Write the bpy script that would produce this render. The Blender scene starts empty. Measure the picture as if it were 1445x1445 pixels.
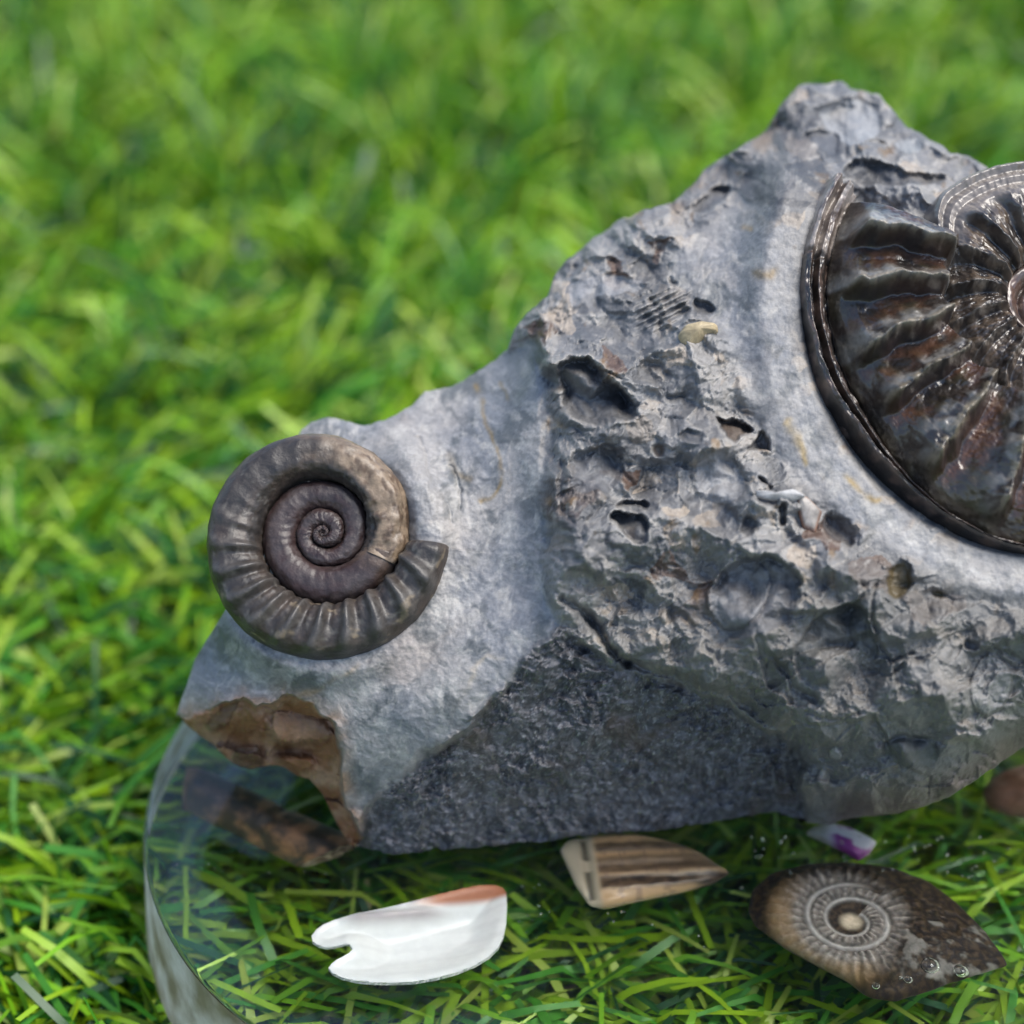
import bpy, math
import numpy as np

# ----------------------------------------------------------------- set-up
CM = 0.01                       # lengths below are in centimetres
scene = bpy.context.scene
COL = scene.collection
PITCH = math.radians(35.0)
FOV = math.radians(34.0)
FOC = 0.5 / math.tan(FOV / 2)
DIST = 14.45 * FOC              # camera to the middle of the rock
SP, CP = math.sin(PITCH), math.cos(PITCH)
THICK = 1.9                    # resin thickness; z = 0 is its underside / the grass tips
CON_W = -1.0
_v0 = -(1195 - 722.5) / 100 * (DIST - CON_W) / DIST
OZ = THICK - _v0 * CP - CON_W * SP
AU = np.array([1.0, 0.0, 0.0])
AV = np.array([0.0, SP, CP])
AW = np.array([0.0, -CP, SP])
ORG = np.array([0.0, 0.0, OZ])
CAMP = ORG + AW * DIST

cam_d = bpy.data.cameras.new('camera')
cam = bpy.data.objects.new('camera', cam_d)
COL.objects.link(cam)
cam.location = CAMP * CM
cam.rotation_euler = (math.pi / 2 - PITCH, 0, 0)
cam_d.sensor_width = 36
cam_d.lens = 18 / math.tan(FOV / 2)
cam_d.clip_start = 0.005
cam_d.clip_end = 100
cam_d.dof.use_dof = True
cam_d.dof.focus_distance = (DIST - 0.9) * CM
cam_d.dof.aperture_fstop = 9.5
scene.camera = cam

SUN_EL, SUN_AZ = math.radians(64), math.radians(98)    # azimuth from +Y (away from camera) towards +X
world = bpy.data.worlds.new('World')
scene.world = world
world.use_nodes = True
wn = world.node_tree
bg = wn.nodes['Background']
sky = wn.nodes.new('ShaderNodeTexSky')
sky.sky_type = 'NISHITA'
sky.sun_disc = False
sky.sun_elevation = SUN_EL
sky.sun_rotation = SUN_AZ
sky.air_density = 1.0
sky.dust_density = 0.9
sky.ozone_density = 1.0
wn.links.new(sky.outputs[0], bg.inputs[0])
bg.inputs[1].default_value = 0.07

sun_d = bpy.data.lights.new('sun', 'SUN')
sun = bpy.data.objects.new('sun', sun_d)
COL.objects.link(sun)
sun_d.energy = 1.5
sun_d.angle = math.radians(36)
sun_d.color = (1.0, 0.95, 0.87)
_sd = (math.sin(SUN_AZ) * math.cos(SUN_EL), math.cos(SUN_AZ) * math.cos(SUN_EL), math.sin(SUN_EL))
from mathutils import Vector
sun.rotation_euler = Vector(_sd).to_track_quat('Z', 'Y').to_euler()

scene.view_settings.view_transform = 'Standard'
scene.view_settings.look = 'None'
scene.view_settings.exposure = 1.85
scene.view_settings.gamma = 1.0
scene.view_settings.use_curve_mapping = False
scene.render.engine = 'CYCLES'
cy = scene.cycles
cy.use_denoising = True
cy.max_bounces = 14
cy.diffuse_bounces = 4
cy.glossy_bounces = 5
cy.transmission_bounces = 12
cy.transparent_max_bounces = 8
cy.sample_clamp_indirect = 6.0
cy.blur_glossy = 0.4

rng = np.random.default_rng(11)

# ----------------------------------------------------------------- helpers
def lift(px, py, w):
    """photo point (in 1445 px) at relief w (cm towards the viewer) -> world cm"""
    px = np.asarray(px, float); py = np.asarray(py, float); w = np.asarray(w, float)
    k = (DIST - w) / DIST / 100
    u = (px - 722.5) * k
    v = -(py - 722.5) * k
    return ORG + u[..., None] * AU + v[..., None] * AV + w[..., None] * AW

def resin_pt(px, py, depth):
    """photo point seen through the resin's flat top -> world cm at that depth under the top"""
    d = np.array([(px - 722.5) / 1445 / FOC, 0, 0]) + np.array([0, CP, -SP]) - (py - 722.5) / 1445 / FOC * AV
    d /= np.linalg.norm(d)
    t = (THICK - CAMP[2]) / d[2]
    p = CAMP + t * d
    n = 1 / 1.5
    c = -d[2]
    r = n * d + (n * c - math.sqrt(1 - n * n * (1 - c * c))) * np.array([0, 0, 1.0])
    return p + r * (depth / -r[2])

def hash2(ix, iy, seed):
    h = (ix.astype(np.int64) * 374761393 + iy.astype(np.int64) * 668265263 + seed * 1442695041) & 0xFFFFFFFF
    h = ((h ^ (h >> 13)) * 1274126177) & 0xFFFFFFFF
    h = ((h ^ (h >> 16)) * 2246822519) & 0xFFFFFFFF
    return ((h ^ (h >> 15)) & 0xFFFFFF) / float(0xFFFFFF)

def noise(x, y, seed=0):
    ix = np.floor(x); iy = np.floor(y)
    fx = x - ix; fy = y - iy
    ux = fx * fx * fx * (fx * (fx * 6 - 15) + 10); uy = fy * fy * fy * (fy * (fy * 6 - 15) + 10)
    def g(jx, jy):
        a = hash2(ix + jx, iy + jy, seed) * 2 * np.pi
        return np.cos(a) * (fx - jx) + np.sin(a) * (fy - jy)
    n0 = g(0, 0) * (1 - ux) + g(1, 0) * ux
    n1 = g(0, 1) * (1 - ux) + g(1, 1) * ux
    return (n0 * (1 - uy) + n1 * uy) * 1.5

def fbm(x, y, octv=4, seed=0, gain=0.5):
    s = 0; a = 1.0
    for o in range(octv):
        s = s + a * noise(x * 2 ** o + 17.3 * o, y * 2 ** o - 9.1 * o, seed + o)
        a *= gain
    return s

def facets(x, y, seed, ang=0.0, stretch=1.0, tilt=0.5, step=0.35, curve=0.5, bias=0.45):
    """broken, chipped relief: cells with their own tilt, height and curvature. Returns height, id, edge distance"""
    c, s = math.cos(ang), math.sin(ang)
    X = (x * c + y * s) / stretch; Y = -x * s + y * c
    ix = np.floor(X); iy = np.floor(Y)
    b1 = np.full(X.shape, 9.0); b2 = np.full(X.shape, 9.0)
    h = np.zeros(X.shape); idv = np.zeros(X.shape)
    for jx in (-1, 0, 1):
        for jy in (-1, 0, 1):
            cx = ix + jx; cyy = iy + jy
            qx = cx + 0.15 + 0.7 * hash2(cx, cyy, seed); qy = cyy + 0.15 + 0.7 * hash2(cx, cyy, seed + 1)
            dx = X - qx; dy = Y - qy
            d = np.sqrt(dx * dx + dy * dy)
            r1 = hash2(cx, cyy, seed + 2) - 0.5; r2 = hash2(cx, cyy, seed + 3) - 0.5; r3 = hash2(cx, cyy, seed + 4) - 0.5
            r4 = hash2(cx, cyy, seed + 5) - bias
            hh = step * r3 * 2 + tilt * 2 * (r1 * dx + r2 * dy) + curve * 2 * r4 * (0.3 - d * d)
            near = d < b1
            b2 = np.where(near, b1, np.minimum(b2, d))
            h = np.where(near, hh, h)
            idv = np.where(near, hash2(cx, cyy, seed + 6), idv)
            b1 = np.where(near, d, b1)
    return h, idv, b2 - b1

def scallop(x, y, seed, ang=0.0, stretch=1.0, k=1.0, jit=0.35, tilt=0.0, lumps=False):
    """continuous chipped relief: bowls meeting in sharp ridges (or, turned over, lumps meeting in creases)"""
    c, s = math.cos(ang), math.sin(ang)
    X = (x * c + y * s) / stretch; Y = -x * s + y * c
    ix = np.floor(X); iy = np.floor(Y)
    h = np.full(X.shape, 9.0); idv = np.zeros(X.shape)
    for jx in (-1, 0, 1):
        for jy in (-1, 0, 1):
            cx = ix + jx; cyy = iy + jy
            dx = X - cx - 0.1 - 0.8 * hash2(cx, cyy, seed); dy = Y - cyy - 0.1 - 0.8 * hash2(cx, cyy, seed + 1)
            hh = k * (dx * dx + dy * dy) + jit * hash2(cx, cyy, seed + 2)
            if tilt: hh = hh + tilt * ((hash2(cx, cyy, seed + 3) - 0.5) * dx + (hash2(cx, cyy, seed + 4) - 0.5) * dy)
            idv = np.where(hh < h, hash2(cx, cyy, seed + 5), idv)
            h = np.minimum(h, hh)
    return (-h if lumps else h), idv

def sstep(a, b, x):
    t = np.clip((x - a) / (b - a), 0, 1)
    return t * t * (3 - 2 * t)

def sdpoly(X, Y, poly):
    p = np.asarray(poly, float)
    d = np.full(X.shape, 1e18); inside = np.zeros(X.shape, bool)
    for i in range(len(p)):
        a = p[i]; b = p[(i + 1) % len(p)]
        ex, ey = b - a
        wx = X - a[0]; wy = Y - a[1]
        t = np.clip((wx * ex + wy * ey) / (ex * ex + ey * ey + 1e-12), 0, 1)
        d = np.minimum(d, (wx - ex * t) ** 2 + (wy - ey * t) ** 2)
        if ey != 0:
            c = ((a[1] <= Y) != (b[1] <= Y)) & (X < a[0] + (Y - a[1]) / ey * ex)
            inside ^= c
    d = np.sqrt(d)
    return np.where(inside, -d, d)

def sdline(X, Y, pts):
    p = np.asarray(pts, float)
    d = np.full(X.shape, 1e18)
    for a, b in zip(p[:-1], p[1:]):
        ex, ey = b - a
        wx = X - a[0]; wy = Y - a[1]
        t = np.clip((wx * ex + wy * ey) / (ex * ex + ey * ey + 1e-12), 0, 1)
        d = np.minimum(d, (wx - ex * t) ** 2 + (wy - ey * t) ** 2)
    return np.sqrt(d)

def rbf(pts, X, Y):
    p = np.asarray(pts, float)
    q = p[:, :2] / 100
    def ker(r2): return 0.5 * r2 * np.log(r2 + 1e-9)
    n = len(q)
    K = ker(((q[:, None] - q[None]) ** 2).sum(2)) + np.eye(n) * 0.02
    P = np.c_[np.ones(n), q]
    A = np.block([[K, P], [P.T, np.zeros((3, 3))]])
    s = np.linalg.solve(A, np.r_[p[:, 2], 0, 0, 0])
    x = X / 100; y = Y / 100
    out = s[n] + s[n + 1] * x + s[n + 2] * y
    for i in range(n):
        out = out + s[i] * ker((x - q[i, 0]) ** 2 + (y - q[i, 1]) ** 2)
    return out

def blur(a, k):
    for _ in range(k):
        p = np.pad(a, 1, mode='edge')
        a = (p[:-2, 1:-1] + 2 * p[1:-1, 1:-1] + p[2:, 1:-1]) / 4
        p = np.pad(a, 1, mode='edge')
        a = (p[1:-1, :-2] + 2 * p[1:-1, 1:-1] + p[1:-1, 2:]) / 4
    return a

def chaikin(p, k=2):
    p = np.asarray(p, float)
    for _ in range(k):
        q = np.roll(p, -1, 0)
        p = np.stack([0.75 * p + 0.25 * q, 0.25 * p + 0.75 * q], 1).reshape(-1, 2)
    return p

def mix(a, b, t):
    t = np.asarray(t)[..., None]
    return np.asarray(a) * (1 - t) + np.asarray(b) * t

def mesh_obj(name, verts, faces, mat, parent=None, col=None, smooth=True, label=None):
    """verts in cm (n,3); faces: int array (m,k) or list"""
    me = bpy.data.meshes.new(name)
    verts = np.asarray(verts, np.float64) * CM
    if isinstance(faces, np.ndarray):
        m, k = faces.shape
        me.vertices.add(len(verts)); me.vertices.foreach_set('co', verts.ravel())
        me.loops.add(m * k); me.loops.foreach_set('vertex_index', faces.ravel().astype(np.int32))
        me.polygons.add(m); me.polygons.foreach_set('loop_start', np.arange(0, m * k, k, dtype=np.int32))
        me.update(calc_edges=True)
    else:
        me.from_pydata([tuple(v) for v in verts], [], faces)
    if smooth:
        me.polygons.foreach_set('use_smooth', np.ones(len(me.polygons), bool))
    if col is not None:
        at = me.attributes.new('tint', 'FLOAT_COLOR', 'POINT')
        c4 = np.ones((len(verts), 4), np.float32); c4[:, :3] = col
        at.data.foreach_set('color', c4.ravel())
    me.validate()
    if mat: me.materials.append(mat)
    o = bpy.data.objects.new(name, me)
    COL.objects.link(o)
    if parent is not None:
        o.parent = parent
        o.matrix_parent_inverse = parent.matrix_world.inverted()
    if label: o['label'] = label
    return o

def empty(name, loc, parent=None):
    o = bpy.data.objects.new(name, None)
    COL.objects.link(o)
    o.empty_display_size = 0.01
    o.location = Vector(loc) * CM
    if parent is not None:
        o.parent = parent
        o.matrix_parent_inverse = parent.matrix_world.inverted()
    bpy.context.view_layer.update()
    return o

def tag(o, label, cat=None, group=None, kind=None):
    if label: o['label'] = label
    if cat: o['category'] = cat
    if group: o['group'] = group
    if kind: o['kind'] = kind
    return o

def grid_faces(n, m, wrap_n=False, wrap_m=False):
    i = np.arange(n if wrap_n else n - 1); j = np.arange(m if wrap_m else m - 1)
    I, J = np.meshgrid(i, j, indexing='ij')
    I2 = (I + 1) % n; J2 = (J + 1) % m
    return np.stack([I * m + J, I2 * m + J, I2 * m + J2, I * m + J2], -1).reshape(-1, 4)

# ----------------------------------------------------------------- materials
def nm(name):
    m = bpy.data.materials.new(name); m.use_nodes = True
    nt = m.node_tree
    return m, nt, nt.nodes['Principled BSDF']

def tinted(name, rough=0.5, spec=0.5, n_scale=900, n_amt=0.35, bump=0.3, bump_scale=1500, bump_dist=0.0002,
           coat=0.0, coat_rough=0.2, rough_var=0.0, subsurf=0.0):
    """vertex tint x fine procedural mottling, with fine relief. Scales are per metre"""
    m, nt, b = nm(name)
    L = nt.links.new
    at = nt.nodes.new('ShaderNodeAttribute'); at.attribute_name = 'tint'
    tc = nt.nodes.new('ShaderNodeTexCoord')
    n1 = nt.nodes.new('ShaderNodeTexNoise'); n1.inputs['Scale'].default_value = n_scale
    n1.inputs['Detail'].default_value = 6; n1.inputs['Roughness'].default_value = 0.65
    L(tc.outputs['Object'], n1.inputs['Vector'])
    mr = nt.nodes.new('ShaderNodeMapRange')
    mr.inputs[1].default_value = 0.25; mr.inputs[2].default_value = 0.75
    mr.inputs[3].default_value = 1 - n_amt; mr.inputs[4].default_value = 1 + n_amt
    L(n1.outputs['Fac'], mr.inputs[0])
    mx = nt.nodes.new('ShaderNodeMix'); mx.data_type = 'RGBA'; mx.blend_type = 'MULTIPLY'
    mx.inputs[0].default_value = 1.0
    L(at.outputs['Color'], mx.inputs[6]); L(mr.outputs[0], mx.inputs[7])
    L(mx.outputs[2], b.inputs['Base Color'])
    n2 = nt.nodes.new('ShaderNodeTexNoise'); n2.inputs['Scale'].default_value = bump_scale
    n2.inputs['Detail'].default_value = 5; n2.inputs['Roughness'].default_value = 0.6
    L(tc.outputs['Object'], n2.inputs['Vector'])
    bp = nt.nodes.new('ShaderNodeBump'); bp.inputs['Strength'].default_value = bump
    bp.inputs['Distance'].default_value = bump_dist
    L(n2.outputs['Fac'], bp.inputs['Height']); L(bp.outputs[0], b.inputs['Normal'])
    b.inputs['Roughness'].default_value = rough
    if rough_var:
        mr2 = nt.nodes.new('ShaderNodeMapRange')
        mr2.inputs[1].default_value = 0.3; mr2.inputs[2].default_value = 0.7
        mr2.inputs[3].default_value = rough - rough_var; mr2.inputs[4].default_value = rough + rough_var
        L(n1.outputs['Fac'], mr2.inputs[0]); L(mr2.outputs[0], b.inputs['Roughness'])
    b.inputs['Specular IOR Level'].default_value = spec
    b.inputs['Coat Weight'].default_value = coat
    b.inputs['Coat Roughness'].default_value = coat_rough
    if subsurf:
        b.inputs['Subsurface Weight'].default_value = subsurf
        b.inputs['Subsurface Radius'].default_value = (0.002, 0.0015, 0.001)
        b.inputs['Subsurface Scale'].default_value = 0.5
    return m

M_ROCK = tinted('limestone', rough=0.55, spec=0.5, n_scale=1100, n_amt=0.30, bump=0.42, bump_scale=1500, bump_dist=0.00032, rough_var=0.12)
M_FOSSIL = tinted('polished_fossil', rough=0.46, spec=0.5, n_scale=700, n_amt=0.5, bump=0.5, bump_scale=1600, bump_dist=0.00025, coat=0.15, coat_rough=0.35, rough_var=0.12)
M_FOSSIL2 = tinted('glossy_fossil', rough=0.40, spec=0.6, n_scale=600, n_amt=0.5, bump=0.22, bump_scale=600, bump_dist=0.0003, coat=0.5, coat_rough=0.24, rough_var=0.12)
M_SHELL = tinted('shell', rough=0.35, spec=0.5, n_scale=500, n_amt=0.06, bump=0.1, bump_scale=600)
M_CAST = tinted('cast_in_fossil', rough=0.6, spec=0.3, n_scale=600, n_amt=0.4, bump=0.3, bump_scale=900, bump_dist=0.0002)
M_DULL = tinted('embedded_stone', rough=0.5, spec=0.4, n_scale=700, n_amt=0.4, bump=0.5, bump_scale=1000, bump_dist=0.0003)

def make_grass_mat():
    m, nt, b = nm('plastic_grass')
    L = nt.links.new
    at = nt.nodes.new('ShaderNodeAttribute'); at.attribute_name = 'tint'
    L(at.outputs['Color'], b.inputs['Base Color'])
    b.inputs['Roughness'].default_value = 0.42
    b.inputs['Specular IOR Level'].default_value = 0.45
    tr = nt.nodes.new('ShaderNodeBsdfTranslucent'); L(at.outputs['Color'], tr.inputs[0])
    ms = nt.nodes.new('ShaderNodeMixShader'); ms.inputs[0].default_value = 0.22
    out = nt.nodes['Material Output']
    L(b.outputs[0], ms.inputs[1]); L(tr.outputs[0], ms.inputs[2]); L(ms.outputs[0], out.inputs[0])
    return m
M_GRASS = make_grass_mat()

def make_backing():
    m, nt, b = nm('turf_backing')
    n = nt.nodes.new('ShaderNodeTexNoise'); n.inputs['Scale'].default_value = 60; n.inputs['Detail'].default_value = 6
    r = nt.nodes.new('ShaderNodeValToRGB')
    r.color_ramp.elements[0].position = 0.35; r.color_ramp.elements[0].color = (0.006, 0.011, 0.004, 1)
    r.color_ramp.elements[1].position = 0.7; r.color_ramp.elements[1].color = (0.025, 0.03, 0.01, 1)
    nt.links.new(n.outputs['Fac'], r.inputs[0]); nt.links.new(r.outputs[0], b.inputs['Base Color'])
    b.inputs['Roughness'].default_value = 0.9
    return m
M_BACK = make_backing()

def make_resin(name, rough, bump=0.0):
    m = bpy.data.materials.new(name); m.use_nodes = True
    nt = m.node_tree
    for n in list(nt.nodes): nt.nodes.remove(n)
    out = nt.nodes.new('ShaderNodeOutputMaterial')
    g = nt.nodes.new('ShaderNodeBsdfGlass')
    g.inputs['IOR'].default_value = 1.5
    g.inputs['Roughness'].default_value = rough
    g.inputs['Color'].default_value = (0.97, 0.985, 0.975, 1)
    if bump:
        n2 = nt.nodes.new('ShaderNodeTexNoise'); n2.inputs['Scale'].default_value = 260
        n2.inputs['Detail'].default_value = 4
        tc = nt.nodes.new('ShaderNodeTexCoord'); nt.links.new(tc.outputs['Object'], n2.inputs['Vector'])
        bp = nt.nodes.new('ShaderNodeBump'); bp.inputs['Strength'].default_value = bump
        bp.inputs['Distance'].default_value = 0.0004
        nt.links.new(n2.outputs['Fac'], bp.inputs['Height']); nt.links.new(bp.outputs[0], g.inputs['Normal'])
    if bump:      # sanding scratches scatter some light
        tl = nt.nodes.new('ShaderNodeBsdfTranslucent'); tn = nt.nodes.new('ShaderNodeTexNoise'); tn.inputs['Scale'].default_value = 120; tn.inputs['Detail'].default_value = 6
        nt.links.new(tc.outputs['Object'], tn.inputs['Vector'])
        rp = nt.nodes.new('ShaderNodeValToRGB')
        rp.color_ramp.elements[0].position = 0.36; rp.color_ramp.elements[0].color = (0.34, 0.30, 0.17, 1)
        rp.color_ramp.elements[1].position = 0.62; rp.color_ramp.elements[1].color = (0.98, 0.98, 0.93, 1)
        nt.links.new(tn.outputs['Fac'], rp.inputs[0]); nt.links.new(rp.outputs[0], tl.inputs[0])
        ms = nt.nodes.new('ShaderNodeMixShader'); ms.inputs[0].default_value = 0.72
        df = nt.nodes.new('ShaderNodeBsdfDiffuse'); nt.links.new(rp.outputs[0], df.inputs[0])
        m2 = nt.nodes.new('ShaderNodeMixShader'); m2.inputs[0].default_value = 0.4
        nt.links.new(tl.outputs[0], m2.inputs[1]); nt.links.new(df.outputs[0], m2.inputs[2])
        nt.links.new(g.outputs[0], ms.inputs[1]); nt.links.new(m2.outputs[0], ms.inputs[2])
        nt.links.new(ms.outputs[0], out.inputs[0])
    else:
        nt.links.new(g.outputs[0], out.inputs[0])
    return m
M_RESIN = make_resin('clear_resin', 0.0)
M_RIM = make_resin('sanded_resin_rim', 0.45, 0.5)

# ----------------------------------------------------------------- resin disc outline
RR = 5.55                       # rounded ends
RCX, RCY = 0.0, -0.857          # middle of the left end
RLEN = 3.6                      # straight middle
def in_disc(x, y, grow=0.0):
    qx = x - np.clip(x, RCX, RCX + RLEN)
    return np.hypot(qx, y - RCY) < RR + 0.16 + grow

# ----------------------------------------------------------------- ground and grass
GZ = -1.7
def build_ground():
    n = 60
    xs = np.linspace(-150, 150, n); ys = np.linspace(-60, 240, n)
    X, Y = np.meshgrid(xs, ys, indexing='ij')
    Z = GZ + 0.06 * fbm(X / 9, Y / 9, 3, 5)
    o = mesh_obj('ground', np.stack([X, Y, Z], -1).reshape(-1, 3), grid_faces(n, n), M_BACK)
    tag(o, 'dark backing of the artificial turf under the grass blades', kind='structure')

def build_grass():
    def region(x0, x1, y0, y1, dens):
        n = int((x1 - x0) * (y1 - y0) * dens)
        return np.c_[rng.uniform(x0, x1, n), rng.uniform(y0, y1, n)]
    roots = [region(-13, 13, -14, 8, 34), region(-19, 19, 8, 20, 20), region(-26, 26, 20, 50, 12),
             region(-36, 36, 50, 75, 8), region(-26, -13, -14, 8, 12), region(13, 26, -14, 8, 12),
             region(-34, -19, 8, 30, 6), region(19, 34, 8, 30, 6)]
    R = np.concatenate(roots)
    n = len(R)
    # tufts: pull the roots towards cell centres
    g = 0.55
    cx = np.floor(R[:, 0] / g); cyy = np.floor(R[:, 1] / g)
    tx = (cx + 0.3 + 0.4 * hash2(cx, cyy, 3)) * g; ty = (cyy + 0.3 + 0.4 * hash2(cx, cyy, 4)) * g
    pull = 0.55
    R[:, 0] += (tx - R[:, 0]) * pull; R[:, 1] += (ty - R[:, 1]) * pull
    lean = fbm(R[:, 0] / 5.5, R[:, 1] / 5.5, 3, 41) * 1.5
    az = np.where(rng.random(n) < 0.66, 0.25, math.pi + 0.2) + lean + rng.normal(0, 0.62, n)
    far = sstep(4, 26, R[:, 1])
    az = az + far * rng.normal(0, 0.5, n)
    length = rng.uniform(1.9, 3.5, n)
    thatch = rng.random(n) < 0.10
    length = np.where(thatch, rng.uniform(1.0, 2.2, n), length)
    width = np.where(thatch, rng.uniform(0.05, 0.10, n), rng.uniform(0.09, 0.165, n) * (1 + 0.4 * sstep(3, 26, R[:, 1])))
    e0 = np.radians(rng.uniform(58, 88, n)); e1 = np.radians(rng.uniform(-32, 34, n))
    clump = fbm(R[:, 0] / 2.2 + 40, R[:, 1] / 2.2, 2, 77)
    e1 = e1 + clump * (0.35 + 0.75 * far)
    length = length * (1 + far * (0.18 + 0.45 * clump))
    e0 = np.where(thatch, np.radians(rng.uniform(20, 60, n)), e0); e1 = np.where(thatch, np.radians(rng.uniform(-50, 40, n)), e1)
    twist = rng.normal(0, 0.5, n); roll0 = rng.normal(0, 0.55, n)
    azc = rng.normal(0, 0.35, n) + np.where(thatch, rng.normal(0, 1.4, n), 0)
    S = 5
    V = np.zeros((n, S + 1, 2, 3))
    pos = np.c_[R, np.full(n, GZ)]
    layer = rng.uniform(0.02, 0.35, n)
    tipw = rng.uniform(0.5, 0.95, n)
    for k in range(S + 1):
        s = k / S
        el = e0 + (e1 - e0) * np.minimum(1, s * 1.25) ** 0.9
        a = az + azc * s
        d = np.stack([np.cos(a) * np.cos(el), np.sin(a) * np.cos(el), np.sin(el)], 1)
        side = np.stack([-np.sin(a), np.cos(a), np.zeros(n)], 1)
        up = np.cross(d, side)
        rl = roll0 + twist * s
        sd = side * np.cos(rl)[:, None] + up * np.sin(rl)[:, None]
        wv = width * (1 - (1 - tipw) * s ** 2) * 0.5
        p = pos.copy()
        V[:, k, 0] = p + sd * wv[:, None]; V[:, k, 1] = p - sd * wv[:, None]
        pos = pos + d * (length / S)[:, None]
    # blades under the resin are pressed flat
    x = V[..., 0]; y = V[..., 1]
    ins = in_disc(x, y, 0.12)
    cap = -0.03 - layer[:, None, None]
    V[..., 2] = np.where(ins, np.minimum(V[..., 2], cap + 0.25 * (V[..., 2] - V[..., 2].mean(axis=2, keepdims=True))), V[..., 2])
    V[..., 2] = np.where(ins, np.minimum(V[..., 2], -0.02), V[..., 2])
    V[..., 2] = np.maximum(V[..., 2], GZ + 0.0)
    pal = np.array([(0.240, 0.400, 0.010), (0.140, 0.330, 0.008), (0.050, 0.215, 0.016), (0.016, 0.085, 0.018), (0.330, 0.440, 0.060)])
    pick = rng.choice(5, n, p=[0.28, 0.24, 0.22, 0.17, 0.09])
    c = pal[pick] * rng.uniform(0.75, 1.2, (n, 1))
    tan = np.array([(0.33, 0.27, 0.11), (0.25, 0.20, 0.08), (0.38, 0.33, 0.17)])[rng.integers(0, 3, n)]
    c = np.where(thatch[:, None], tan, c)
    cc = np.repeat(c[:, None], (S + 1) * 2, 1).reshape(-1, 3)
    base = (np.arange(n) * (S + 1) * 2)[:, None]
    k = np.arange(S)[None] * 2
    F = np.stack([base + k, base + k + 1, base + k + 3, base + k + 2], -1).reshape(-1, 4)
    o = mesh_obj('grass', V.reshape(-1, 3), F, M_GRASS, col=cc, smooth=False)
    tag(o, 'bright green artificial grass blades with some tan thatch', 'grass', kind='stuff')

# ----------------------------------------------------------------- resin disc
def build_resin():
    root = empty('resin_disc', (RCX + RLEN / 2, RCY, 0))
    tag(root, 'thick clear resin disc with sanded rim lying on the grass under the rock', 'resin disc')
    N = 320
    th = np.linspace(0, 2 * np.pi, N, endpoint=False)
    sx = RCX + RLEN * np.clip(0.5 + 0.5 * np.cos(th) / 0.12, 0, 1)
    rings = []
    for ins, z in ((3.5, 0), (0.5, 0), (0.06, 0), (0.0, 0), (-0.05, 0.0), (-0.11, 0.012), (-0.15, 0.045), (-0.17, 0.10), (-0.13, 0.5), (-0.08, 1.0), (-0.04, 1.4), (0.0, THICK - 0.10),
                   (0.010, THICK - 0.045), (0.03, THICK - 0.014), (0.06, THICK), (0.075, THICK), (0.10, THICK), (0.5, THICK), (3.5, THICK)):
        rings.append(np.stack([sx + (RR - ins) * np.cos(th), RCY + (RR - ins) * np.sin(th), np.full(N, z)], -1))
    V = np.concatenate(rings)
    nr = len(rings)
    F = [tuple(int(x) for x in f) for f in grid_faces(nr, N, wrap_m=True)]
    F = [(f[3], f[2], f[1], f[0]) for f in F]
    F = [tuple(reversed(f)) for f in F]
    F.append(tuple(range(N - 1, -1, -1)))
    F.append(tuple(range((nr - 1) * N, nr * N)))
    o = mesh_obj('resin_body', V, F, M_RESIN, root)
    o.data.materials.append(M_RIM)
    for p in o.data.polygons:
        z = [o.data.vertices[i].co.z / CM for i in p.vertices]
        r = p.normal.z
        p.material_index = 1 if (abs(r) < 0.5) else 0
    # make sure the normals point outwards
    import bmesh
    bm = bmesh.new(); bm.from_mesh(o.data); bmesh.ops.recalc_face_normals(bm, faces=bm.faces); bm.to_mesh(o.data); bm.free()
    return root

def uv_sphere(c, r, n=10, m=7, squash=1.0, flip=True):
    v = [(c[0], c[1], c[2] + r * squash)]
    for i in range(1, m):
        a = math.pi * i / m
        for j in range(n):
            b = 2 * math.pi * j / n
            v.append((c[0] + r * math.sin(a) * math.cos(b), c[1] + r * math.sin(a) * math.sin(b), c[2] + r * squash * math.cos(a)))
    v.append((c[0], c[1], c[2] - r * squash))
    f = []
    last = len(v) - 1
    for j in range(n):
        f.append((0, 1 + j, 1 + (j + 1) % n))
        f.append((last, 1 + (m - 2) * n + (j + 1) % n, 1 + (m - 2) * n + j))
        for i in range(m - 2):
            a = 1 + i * n + j; b = 1 + i * n + (j + 1) % n
            f.append((a, a + n, b + n, b))
    if flip: f = [tuple(reversed(q)) for q in f]      # an air pocket: its surface faces inwards
    return v, f

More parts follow.
